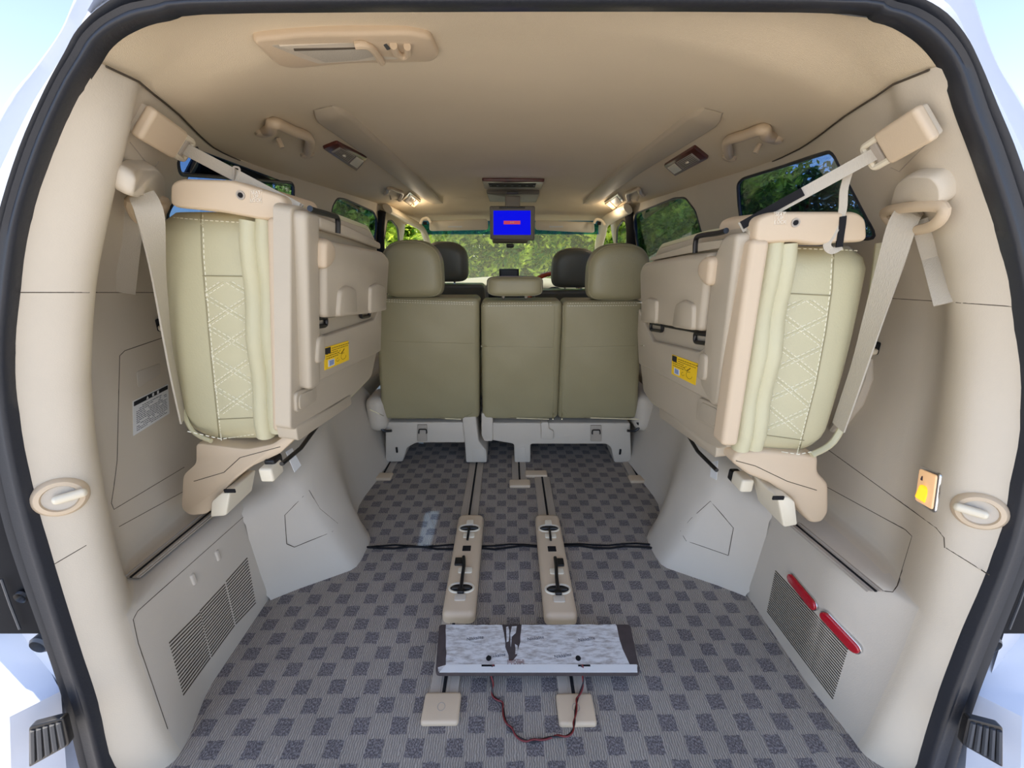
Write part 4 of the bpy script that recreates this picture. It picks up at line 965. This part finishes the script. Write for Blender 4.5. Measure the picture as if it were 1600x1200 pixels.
rail(.150, .540, 1.49, 'long beige floor rail on the right, its rear end cap under the loose wire', screw=True, capw=.042, capl=.064)
rail(-.575, 1.48, 1.68, 'short beige floor rail by the left wheel arch')
rail(.048, 1.42, 1.68, 'short beige floor rail below the middle of the bench')
rail(.585, 1.45, 1.68, 'short beige floor rail by the right wheel arch')
obj('end_cap', MB().rbox((.125, 1.51, .006), (.10, .045, .016), .006), 'peach', bpy.data.objects['seat_rail.001'], label='pale front end cap')

# anchor consoles on the rails
def console(s, pts, lab):
    P = [fz(*q, .035) for q in pts]    # near-left, near-right, far-right, far-left
    root = thing('anchor_console', lab, 'seat anchor', (sum(p.x for p in P)/4, sum(p.y for p in P)/4, 0), 'seat anchor consoles on the floor')
    n_ = V((0, 0, 1)); base = obj('console_body', MB().plate([V((p.x, p.y, 0.004)) for p in rnd(P, .022, 6)], n_, .034, .016, seg=5), 'peach', root, smooth=60)
    def q3(u, v, z=.038): p = (P[0].lerp(P[1], u)).lerp(P[3].lerp(P[2], u), v); p.z = z; return p
    Wd = (P[1]-P[0]).length
    def blk(nm, u, v, w_, l_, m, h_=.002, r=.006, par=root, z=.038): return obj(nm, MB().plate(rnd([q3(u, v)+V((a*w_/2, b*l_/2, 0)) for a, b in ((-1, -1), (1, -1), (1, 1), (-1, 1))], r), n_, h_, min(.0018, h_*.9)), m, par)
    for (v, kind) in ((.20, 0), (.80, 1)):
        oval = [q3(.5, v)+V((.036*math.cos(a)*abs(math.cos(a))**-.3, .017*math.sin(a)*1, 0)) for a in [2*math.pi*i/24+.01 for i in range(24)]]
        obj('latch_rim', MB().tube([p+V((0, .004, 0)) for p in oval], .0035, 6, True), 'ivory', base, label='pale rim')
        obj('latch_well', MB().plate([q3(.5, v)+(p-q3(.5, v))*.92 for p in oval], n_, .0012, .0), 'blackm', base)
        obj('striker', MB().tube([q3(.5, v)+V((-.028, 0, .004)), q3(.5, v)+V((.028, 0, .004))], .0045, 8), 'black', base)
    blk('latch_tab', .5, .13, .034, .022, 'trim', .003, par=base); blk('latch_tab', .5, .87, .026, .026, 'ivory', .006, par=base)
    blk('latch_tab', .52, .72, .040, .022, 'ivory', .004, par=base); blk('latch_tab', .55, .36, .044, .022, 'ivory', .004, par=base)
    blk('square_hole', .5, .58, .028, .024, 'blackm', .0008, .002, par=base)
    blk('latch_block', .5+s*.18, .44, .030, .030, 'black', .006, .004, par=base)
    obj('latch_arm', MB().tube(catmull([q3(.5, .80, .046), q3(.5, .72, .046), q3(.49, .66, .043)], 3), .005, 8, flat=.7), 'black', base, label='black front release arm')
    obj('latch_arm', MB().tube(catmull([q3(.5+s*.05, .47, .048), q3(.52+s*.02, .38, .050), q3(.5, .28, .050), q3(.5, .18, .046)], 3), .0055, 8), 'black', base, label='black rear release arm')
    obj('latch_pin', MB().rbox(q3(.5, .17, .045), (.020, .016, .010), .003), 'black', base)
console(-1, [(689, 962), (742, 962), (756, 803), (717, 803)], 'left beige seat anchor console with black latches on the floor rail')
console(1, [(851, 965), (904, 965), (873, 803), (836, 803)], 'right beige seat anchor console with black latches on the floor rail')

# ------------------------------------------------------------------ the scruffy board with a wire
B4 = [fz(*q, .052) for q in ((680, 1050), (1001, 1050), (985, 974), (686, 974))]
bd = thing('plate_board', 'weathered white panel with torn film lying across both floor rails', 'board', (B4[0]+B4[2])/2*1)
N3 = (B4[1]-B4[0]).cross(B4[3]-B4[0]).normalized()
nz = V((0, 0, 1)); ZB = .042
Bp = [V((p.x, p.y, ZB)) for p in B4]
core = obj('board_core', MB().plate(rnd(Bp, .010), nz, .007, .002, back=.004), 'brown', bd)
def bq(u, v, z=ZB+.0075): p = (Bp[0].lerp(Bp[1], u)).lerp(Bp[3].lerp(Bp[2], u), v); p.z = z; return p
def rag(pts, h_, m, nm, par, seedk=1):
    r_ = random.Random(seedk); out = []
    for i in range(len(pts)):
        a, b = pts[i], pts[(i+1) % len(pts)]; k = max(1, int(math.hypot(a[0]-b[0], (a[1]-b[1])*.3)/.03))
        for j in range(k): t = j/k; out.append((a[0]+(b[0]-a[0])*t+r_.uniform(-.002, .002), a[1]+(b[1]-a[1])*t+r_.uniform(-.008, .008)))
    return obj(nm, MB().plate([bq(*q, z=ZB+.0068) for q in out], nz, h_, 0), m, par)
film = rag([(.05, .03), (.98, .03), (.995, .14), (.955, .15), (.93, .55), (.925, .97), (.92, .99), (.43, .98), (.42, .6), (.40, .33), (.38, .22), (.36, .23), (.36, .33), (.345, .5), (.34, .8), (.33, .98), (.035, .98), (.045, .5), (.05, .14), (.01, .10), (.015, .03)], .0009, 'film', 'torn_film', core)
rag([(.352, .60), (.362, .62), (.368, .85), (.362, .95), (.348, .93)], .0009, 'film', 'torn_film', core, 3); rag([(.372, .50), (.38, .72), (.398, .80), (.405, .96), (.38, .95), (.372, .78)], .0009, 'film', 'torn_film', core, 4)
rag([(.392, .35), (.405, .36), (.405, .52), (.395, .56)], .0009, 'film', 'torn_film', core, 5)
obj('clean_strip', MB().plate([bq(u, v) for u, v in ((.02, .005), (.985, .005), (.99, .15), (.53, .155), (.05, .15))], nz, .0009, 0), 'paper', core, label='clean white strip along the near edge')
for (u, v) in ((.19, .68), (.50, .68), (.76, .66)):
    for k, (tx_, sz) in enumerate((('Nikkalite', .012), ('________', .006))):
        pl = Matrix.Translation(bq(u+.01*k, v-.12*k, ZB+.0080)) @ Matrix.Rotation(math.radians(8), 4, 'Z'); textmesh(tx_, sz, pl, 'inkl', 'film_print', film, .0002)
for (u, v) in ((.30, .32), (.63, .32)):
    pl = Matrix.Translation(bq(u, v, ZB+.0080)) @ Matrix.Rotation(math.radians(8), 4, 'Z'); textmesh('Nikkalite', .012, pl, 'inkl', 'film_print', film, .0002)
mk = MB(); r_ = random.Random(9)
for i in range(14):
    for j in range(3):
        if r_.random() < .7: p = bq(.355+i*.006, .16+j*.035, ZB+.0085); mk.rbox(p, (.0014, .0026, .0006), .0002, n=1)
obj('red_lettering', mk, 'wire_r', core, label='small dark red lettering')
for (u, v) in ((.26, .27), (.705, .27)): obj('screw_hole', MB().lathe(bq(u, v), nz, [(.0065, -.001), (.0065, .0012), (.002, .0014)], 16), 'blackm', core)
for (u0, u1) in ((.225, .29), (.70, .76)): obj('wire_slot', MB().plate([bq(u0, .11), bq(u1, .11), bq(u1, .145), bq(u0, .145)], nz, .0014, 0), 'blackm', core)
wr = thing('cable_pair', 'thin red and black wire looping from the board onto the carpet', 'wire', fz(830, 1160, 0))
path = [bq(.277, .12, ZB+.010), fz(769, 1058, .03)] + [fz(*q, .020 if q[0] > 880 else .005) for q in ((770, 1085), (784, 1100), (792, 1130), (808, 1150), (832, 1159), (858, 1152), (885, 1150), (897, 1135), (899, 1108), (905, 1085))] + [fz(912, 1062, .03), bq(.715, .12, ZB+.010)]
cp = catmull(path, 8)
obj('wire', MB().tube(cp, .0019, 6), 'wire_b', wr, label='black strand'); obj('wire', MB().tube([p+V((.003*math.cos(i*.55), .003*math.sin(i*.55), .0012+.001*math.sin(i*.4))) for i, p in enumerate(cp)], .0019, 6), 'wire_r', wr, label='dark red strand')
obj('wire_tape', MB().tube([fz(768, 1057, .028), fz(769, 1072, .008)], .004, 8), 'wire_b', wr)

# ------------------------------------------------------------------ ceiling furniture
def cp_(px, py, off=0): return hit(CT, px, py, off)
def cplate(root, nm, pxs, h_, r, m, rc=.01, par=None, label=None, back=.002):
    P = [cp_(*q) for q in pxs]; n_ = sum((p[1] for p in P), V()).normalized(); return obj(nm, MB().plate(rnd([p[0] for p in P], rc, 4), n_, h_, r, back=back), m, par or root, label=label, smooth=60), n_
# roof strips
for s, pts in ((-1, [(498, 172), (520, 165), (545, 180), (690, 312), (684, 324), (665, 315)]), (1, [(1122, 176), (1104, 170), (1075, 186), (914, 312), (919, 324), (938, 316)])):
    lo = [(505, 168), (560, 212), (620, 262), (685, 318)] if s < 0 else [(1115, 172), (1045, 222), (980, 268), (918, 319)]
    ctr = catmull([V((a, b, 0)) for a, b in lo], 6); rows = []
    P = [cp_(q.x, q.y)[0] for q in ctr]; k = len(P)
    for i, p in enumerate(P):
        t = i/(k-1); wd = .042 if t > .12 else .042*(.55+.45*(t/.12)); wd *= 1-.3*max(0, (t-.9)/.1); hh = .012*min(1, t/.03+.1)*min(1, (1-t)/.03+.1)
        row = []
        for u, h_ in ((-1, -.004), (-.92, .8), (-.8, 1), (.8, 1), (.92, .8), (1, -.004)):
            x = p.x+u*wd; row.append(V((x, p.y, ceilZ(x, p.y)[0]-hh*h_)))
        rows.append(row)
    tag(obj('roof_strip', MB().grid(rows), 'strip', org=P[0], smooth=60), 'long tapering beige trim strip running forward on the %s of the ceiling' % side(s), 'ceiling trim')
# grab handles
def grab(s, a, b, mid, r, lab, org=None):
    A, nA = cp_(*a); B, nB = cp_(*b); n_ = (nA+nB).normalized(); off = .040 if r > .01 else .032
    root = thing('grab_handle', lab, 'grab handle', A)
    C1, C2 = hitc(CT, *mid[0], off*1.1), hitc(CT, *mid[1], off*1.1)
    pth = catmull([A-n_*.003, A.lerp(C1, .55)+n_*off*.15, C1, C1.lerp(C2, .5), C2, B.lerp(C2, .55)+n_*off*.15, B-n_*.003], 5)
    obj('grip', MB().tube(pth, r, 12), 'peach', root, smooth=80)
    obj('coat_hook', MB().tube([A.lerp(B, .28)+V((0, 0, 0)), A.lerp(B, .28)+n_*.022], r*.5, 8), 'peach', root)
    for q in (A, B): obj('mount', MB().lathe(q, n_, [(r*1.7, -.004), (r*1.6, .006), (r*1.1, .010)], 16), 'peach', root)
grab(-1, (412, 205), (480, 240), [(428, 192), (482, 215)], .0125, 'large beige grab handle on the left ceiling edge near the rear')
grab(1, (1210, 215), (1140, 245), [(1192, 202), (1138, 220)], .0125, 'large beige grab handle on the right ceiling edge near the rear')
grab(-1, (602, 302), (625, 312), [(608, 294), (628, 301)], .009, 'small beige grab handle over the left sliding door')
grab(1, (1004, 304), (982, 314), [(998, 295), (980, 302)], .009, 'small beige grab handle over the right sliding door')
# reading lamps
def rlamp(pts, lab, wood=True, lit=None):
    P0 = cp_(*pts[0])[0]; root = thing('reading_lamp', lab, 'ceiling lamp', P0)
    f_, n_ = cplate(root, 'bezel', pts, .008, .004, 'wood' if wood else 'chrome', .008)
    P = [cp_(*q)[0] for q in pts]
    def q(u, v): return (P[0].lerp(P[1], u)).lerp(P[3].lerp(P[2], u), v)
    if wood:
        obj('air_outlet', MB().plate([q(.14, .2), q(.62, .2), q(.62, .8), q(.14, .8)], n_, .0105, .001), 'rail', root); obj('lamp_lens', MB().plate([q(.68, .2), q(.94, .2), q(.94, .8), q(.68, .8)], n_, .0105, .001), 'lens', root)
        sl = MB()
        for i in range(6): v = .26+i*.1; sl.tube([q(.17, v)+n_*.0108, q(.59, v)+n_*.0108], .0008, 4)
        obj('outlet_slats', sl, 'gap', root); obj('outlet_knob', MB().rbox(q(.38, .5)+n_*.012, (.008, .012, .006), .002), 'ivory', root)
    else:
        obj('switch_plate', MB().plate([q(.12, .1), q(.60, .1), q(.60, .9), q(.12, .9)], n_, .0105, .001), 'rail', root); obj('lamp_lens', MB().plate([q(.66, .08), q(.94, .08), q(.94, .92), q(.66, .92)], n_, .0105, .001), 'lens_on', root, label='lit lens')
        ld = bpy.data.lights.new('bulb', 'POINT'); ld.energy = .45; ld.color = (1, .82, .6); ld.shadow_soft_size = .015; lo_ = bpy.data.objects.new('bulb', ld); C.objects.link(lo_); lo_.location = q(.8, .5)+n_*.06-root.location; lo_.parent = root
rlamp([(503, 228), (556, 264), (573, 244), (526, 219)], 'wood-rimmed air outlet and lamp on the left ceiling edge')
rlamp([(1108, 244), (1056, 272), (1038, 256), (1086, 226)], 'wood-rimmed air outlet and lamp on the right ceiling edge')
rlamp([(640, 298), (657, 313), (647, 323), (628, 311)][::1], 'small lit chrome-rimmed door lamp on the left ceiling edge', False)
rlamp([(966, 300), (945, 316), (958, 327), (975, 313)], 'small lit chrome-rimmed door lamp on the right ceiling edge', False)
# rear centre belt unit in the ceiling
root = thing('ceiling_belt_unit', 'recessed beige belt holder in the ceiling at the rear left', 'belt holder', cp_(540, 70)[0])
f_, n_ = cplate(root, 'bezel', [(389, 52), (470, 43), (640, 41), (672, 48), (686, 78), (672, 88), (540, 90), (455, 98), (430, 92)], .010, .006, 'peach', .012)
P = [cp_(*q)[0] for q in ((418, 57), (640, 50), (660, 78), (490, 88))]
obj('recess', MB().plate(rnd(P, .006), n_, .0105, .0), 'trim', root)
P = [cp_(*q)[0] for q in ((430, 56), (552, 50), (556, 58), (458, 64))]; obj('lid', MB().plate(rnd(P, .004), n_, .013, .002), 'trim', root)
P = [cp_(*q)[0] for q in ((456, 64), (572, 58), (592, 78), (505, 84))]; obj('webbing', MB().plate(P, n_, .0125, .001), 'belt', root, label='stowed grey webbing')
obj('shadow_gap', MB().tube([cp_(*q, off=.0125)[0] for q in ((456, 63), (556, 59))], .0022, 6), 'gap', root)
for pth in ([(552, 52), (574, 54), (594, 80)], [(612, 52), (616, 64), (626, 70), (634, 66), (634, 54)]):
    obj('buckle_arm', MB().tube(catmull([cp_(*q, off=.015)[0] for q in pth], 4), .006, 10), 'peach', root)
obj('tongue_slot', MB().plate(rnd([cp_(*q)[0] for q in ((594, 52), (600, 51), (608, 62), (602, 64))], .002), n_, .0125, 0), 'dgrey', root)
# overhead controls and flip-down monitor
root = thing('overhead_controls', 'wood-trimmed climate control panel on the ceiling above the screen', 'control panel', cp_(800, 284)[0])
f_, n_ = cplate(root, 'bezel', [(753, 278), (851, 279), (846, 292), (757, 291)], .014, .006, 'wood', .010)
P = [cp_(*q)[0] for q in ((763, 281), (838, 281), (836, 288), (765, 287))]; obj('display', MB().plate(P, n_, .0155, 0), 'blackm', root)
for i in range(7): obj('button', MB().rbox(cp_(766+i*11.5, 284.5)[0]+n_*.016, (.012, .010, .004), .0015), 'dgrey', root)
YM = 2.12
mon = thing('ceiling_monitor', 'flip-down ceiling monitor showing a blue screen', 'monitor', fy(800, 300, YM))
obj('mount_plate', MB().plate(rnd([cp_(*q)[0] for q in ((760, 296), (843, 297), (838, 311), (765, 310))], .01), V((0, -.3, -1)), .022, .008), 'tgrey', mon, smooth=60)
obj('grip_slot', MB().rbox(fy(801, 301, YM-.10), (.055, .006, .010), .0029), 'black', mon)
obj('mount_arm', MB().rbox(fy(801, 315, YM), (.075, .03, .05), .006), 'tgrey', mon)
sc_ = [fy(*q, YM) for q in ((765, 322), (836, 322), (835, 376), (766, 374))]
cs = obj('monitor_casing', MB().plate(rnd(sc_, .010), (0, -1, 0), .012, .006, back=.012), 'tgrey', mon, smooth=60)
P = [fy(*q, YM-.0125) for q in ((771, 329), (829, 329), (829, 367), (771, 367))]; scn = obj('screen', MB().plate(P, (0, -1, 0), .0005, 0), 'screen', mon, label='glowing blue screen')
P = [fy(*q, YM-.0135) for q in ((787, 345), (813, 345), (813, 350.5), (787, 350.5))]; obj('message_bar', MB().plate(P, (0, -1, 0), .0004, 0), 'scr_red', scn, label='red message bar')
textmesh('DVD', .010, Matrix.Translation(fy(800, 347.7, YM-.0142)) @ Matrix.Rotation(math.pi/2, 4, 'X'), 'ltrim', 'message_text', scn)
obj('hinge_gap', MB().rbox(fy(800, 324.5, YM-.012), (.13, .004, .008), .0019), 'black', mon)
# rear view mirror
mr_ = thing('rear_view_mirror', 'beige-backed interior mirror just below the screen in front of the windshield', 'mirror', fy(797, 378, 2.7))
obj('mirror_housing', MB().rbox(fy(797, 374, 2.7), (.235, .03, .05), .014, n=3), 'tgrey', mr_); obj('mirror_stem', MB().tube([fy(797, 376, 2.72), fy(795, 340, 2.85)], .012, 8), 'tgrey', mr_); obj('sensor_cap', MB().rbox(fy(797, 384, 2.7), (.05, .03, .025), .008), 'black', mr_)

# ------------------------------------------------------------------ front cabin
# windshield
W4 = [fy(660, 350, 2.95), fy(945, 350, 2.95), fy(960, 446, 3.45), fy(645, 446, 3.45)]
g = MB().plate(W4, (0, -1, .3), 0, 0, back=.004); ws = obj('window_5', g, 'glass'); ws['kind'] = 'structure'
P = [fy(660, 345, 2.93), fy(945, 345, 2.93), fy(946, 366, 2.965), fy(659, 366, 2.965)]; obj('shade_band', MB().plate(P, (0, -1, .3), 0, 0, back=.002), 'bluestrip', ws, label='blue tinted top band')
# A pillars: trim from the roof edge down
for s in (-1, 1):
    pth = [(V((s*.70, 2.45, 1.19))), V((s*.66, 2.8, 1.14)), fy(662 if s < 0 else 941, 362, 2.95), fy(668 if s < 0 else 936, 400, 3.15), fy(650 if s < 0 else 955, 445, 3.45)]
    o = obj('trim_%d' % (4 if s < 0 else 5), MB().tube(catmull(pth, 5), .035, 10, flat=.6), 'ivory'); o['kind'] = 'structure'
    ph = fy(663 if s < 0 else 937, 346, 2.75); hh = thing('pillar_handle', 'slim beige grab handle on the %s windshield pillar' % side(s), 'grab handle', ph)
    pp = [fy(*q, 2.72) for q in (((657, 350), (660, 343), (668, 341), (673, 348)) if s < 0 else ((945, 352), (940, 345), (932, 343), (928, 349)))]
    obj('grip', MB().tube(catmull(pp, 4), .009, 8), 'ivory', hh); obj('grip_hole', MB().rbox(fy(664 if s < 0 else 936, 349, 2.735), (.025, .01, .02), .004), 'blackm', hh)
    # front quarter opening darkness: door frame and black B pillar
    bpz = MB(); y0 = 2.44 if s < 0 else 2.52
    bpz.tube(catmull([V((s*.735, y0, 1.175)), V((s*.765, y0+.02, 1.05)), V((s*.79, y0+.05, .8)), V((s*.80, y0+.06, .5))], 4), .035, 10, flat=.7)
    o = obj('trim_%d' % (6 if s < 0 else 7), bpz, 'blackm'); o['kind'] = 'structure'
    # front bulkhead beside the windshield
    o = obj('trim_%d' % (8 if s < 0 else 9), MB().grid([[V((s*.84, 3.05, z)), V((s*.80, 3.3, z*.95)), fy(655 if s < 0 else 950, 400, 3.2) if z > .8 else V((s*.78, 3.5, z*.9))] for z in (0, .5, .93)]), 'dash'); o['kind'] = 'structure'
# sun visors
for s, q in ((-1, ((671, 345), (762, 342), (763, 359), (671, 361))), (1, ((836, 344), (928, 347), (929, 364), (836, 359)))):
    P = [fy(*a, 2.86) for a in q]; root = thing('sun_visor', 'cream sun visor flat along the %s half of the windshield top' % side(s), 'sun visor', P[0])
    obj('visor_pad', MB().plate(rnd(P, .02), (0, -1, 0), .012, .008, back=.008), 'ivory', root, smooth=60)
    x0 = 710 if s < 0 else 868; obj('visor_label', MB().plate([fy(x0-10, 353, 2.845), fy(x0+12, 353, 2.845), fy(x0+12, 355.5, 2.845), fy(x0-10, 355.5, 2.845)], (0, -1, 0), .001, 0), 'paper', root)
# dashboard
def fn(p): return V((p.x, p.y+.1*abs(p.x/.8)**2*0, p.z+.02*math.cos(p.x*4)))
db = thing('dashboard', 'grey dashboard running below the windshield', 'dashboard', (0, 3.2, 0))
obj('dash_top', MB().rbox((0, 3.25, .60), (1.50, .55, .22), .06, n=4, m=8, fn=fn), 'dash', db, smooth=60)
obj('dash_lower', MB().rbox((0, 3.2, .30), (1.50, .40, .44), .05, n=3), 'dash', db)
obj('centre_panel', MB().rbox((.0, 2.97, .60), (.30, .06, .18), .02, n=3), 'black', db)
nv = thing('navigation_display', 'small dark display standing on the dashboard centre', 'display', fy(796, 432, 2.95))
obj('display_body', MB().plate(rnd([fy(*q, 2.95) for q in ((780, 420), (811, 420), (811, 440), (780, 440))], .006), (0, -1, 0), .01, .004, back=.015), 'black', nv); obj('display_glass', MB().plate([fy(*q, 2.938) for q in ((783, 422.5), (808, 422.5), (808, 436), (783, 436))], (0, -1, 0), .0008, 0), 'dgrey', nv)
swc = fy(868, 440, 2.75); sw = thing('steering_wheel', 'steering wheel with reddish wood rim on the right', 'steering wheel', swc)
ax = V((0, -.75, .66)).normalized(); u = V((1, 0, 0)); v_ = ax.cross(u)
ring = [swc+(u*math.cos(a)+v_*math.sin(a))*.18+V((0, 0, -.09)) for a in [2*math.pi*i/40 for i in range(40)]]
obj('rim', MB().tube(ring, .017, 10, True), 'orange', sw, label='reddish wood rim'); obj('hub', MB().lathe(swc+V((0, 0, -.09))-ax*.02, ax, [(.07, -.02), (.075, .01), (.05, .03)], 20), 'blackm', sw)
for a in (.2, math.pi-.2, -math.pi/2): obj('spoke', MB().tube([swc+V((0, 0, -.09)), swc+(u*math.cos(a)+v_*math.sin(a))*.18+V((0, 0, -.09))], .014, 8), 'blackm', sw)
# front seats
def fseat(x, lab, zh):
    root = thing('front_seat', lab, 'seat', (x, 2.5, 0))
    headrest(root, V((x, 2.40, zh)), .275, .23, .12, 'darkseat')
    seat_back('backrest', x-.23, x+.23, x-.25, x+.25, .34, zh-.125, 2.48, 2.34, 'darkseat', root, th=.14)
    obj('seat_cushion', MB().rbox((x, 2.70, .38), (.50, .50, .16), .05, n=4), 'darkseat', root); obj('seat_base', MB().rbox((x, 2.68, .17), (.42, .40, .32), .02), 'blackm', root)
fseat(-.375, 'dark grey leather front seat on the left, partly behind the second-row headrest', .895); fseat(.395, 'dark grey leather front seat on the right by the steering wheel', .86)

# ------------------------------------------------------------------ outside
gd = MB().grid([[V((x, y, -.55)) for x in (-40, 0, 40)] for y in (-40, 0, 60)]); tag(obj('ground', gd, 'ground'), 'pale concrete ground around the van', 'ground')['kind'] = 'structure'
def tree(name, c, rad, n, lab, m, size=.10, grp=None, trunk=True, seed=1, cone=False):
    r_ = random.Random(seed); root = thing(name, lab, 'tree', (c[0], c[1], -.55), grp)
    cl = [(V((r_.uniform(-1, 1), r_.uniform(-1, 1), r_.uniform(-1, 1))), r_.uniform(.35, .6)) for _ in range(26)]
    mb = MB(); vs = []; fs = []
    for i in range(n):
        if cone:
            h_ = r_.random()**1.5; a = r_.uniform(0, 6.28); rr = (1-h_)*r_.uniform(.5, 1); p = V((math.cos(a)*rr*rad[0], math.sin(a)*rr*rad[1], (h_*2-1)*rad[2]))
        else:
            q, cr = r_.choice(cl); d = V((r_.gauss(0, 1), r_.gauss(0, 1), r_.gauss(0, 1))).normalized()*r_.uniform(.75, 1.05)*cr
            q = q*.62+d; p = V((q.x*rad[0], q.y*rad[1], q.z*rad[2]))
        p = p+V(c); nn = V((r_.gauss(0, .6)-.3, r_.gauss(0, .6)-.35, r_.gauss(0, .6)+.8)).normalized(); t = nn.orthogonal().normalized(); t.rotate(Matrix.Rotation(r_.uniform(0, 6.28), 3, nn)); b = nn.cross(t); sz = size*r_.uniform(.6, 1.3)
        o = len(vs); vs += [p-t*sz, p-b*sz*.45+nn*sz*.1, p+t*sz, p+b*sz*.45+nn*sz*.1]; fs.append((o, o+1, o+2, o+3))
    mb.add(vs, fs); me_ = bpy.data.meshes.new('crown'); oo = ORG[root.name]; me_.from_pydata([v-oo for v in vs], [], fs); me_.materials.append(M[m]); ob = bpy.data.objects.new('crown', me_); C.objects.link(ob); ob.parent = root
    obj('trunk', MB().tube([V((c[0], c[1], -.55)), V((c[0]+.05, c[1], c[2])), V((c[0]-.05, c[1]+.1, c[2]+rad[2]*.6))], [.16, .10, .03], 8), 'bark', root)
xs = [(-3.6, 9.2), (-1.6, 8.6), (.5, 9.0), (2.5, 8.4), (4.4, 9.3)]
labs = ['farthest left', 'left of the centre', 'behind the mirror', 'right of the centre', 'farthest right']
for i, (x, y) in enumerate(xs): tree('leafy_tree', (x, y, 1.3), (1.25, 1.2, 2.2), 20000, 'bright green leafy tree seen through the windshield, %s' % labs[i], 'leaf1', .085, 'trees ahead of the van', seed=i+11)
for i, x in enumerate((-6, -2, 2, 6)): tree('leafy_tree', (x*1.1, 14.5, 2.0), (2.6, 1.2, 3.0), 9000, 'leafy tree of the farther row beyond the windshield, %s' % ('outermost on the left', 'just left of the screen', 'just right of the screen', 'outermost on the right')[i], 'leaf1', .11, 'trees of the farther row', seed=i+51)
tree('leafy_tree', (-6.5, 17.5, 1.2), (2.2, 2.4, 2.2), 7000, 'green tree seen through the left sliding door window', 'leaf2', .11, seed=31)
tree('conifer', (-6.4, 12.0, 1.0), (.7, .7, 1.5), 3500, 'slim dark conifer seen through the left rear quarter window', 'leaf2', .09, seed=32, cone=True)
tree('leafy_tree', (6.0, 15.5, 1.2), (2.0, 2.4, 2.2), 8000, 'green tree seen through the right sliding door window', 'leaf1', .10, seed=33)
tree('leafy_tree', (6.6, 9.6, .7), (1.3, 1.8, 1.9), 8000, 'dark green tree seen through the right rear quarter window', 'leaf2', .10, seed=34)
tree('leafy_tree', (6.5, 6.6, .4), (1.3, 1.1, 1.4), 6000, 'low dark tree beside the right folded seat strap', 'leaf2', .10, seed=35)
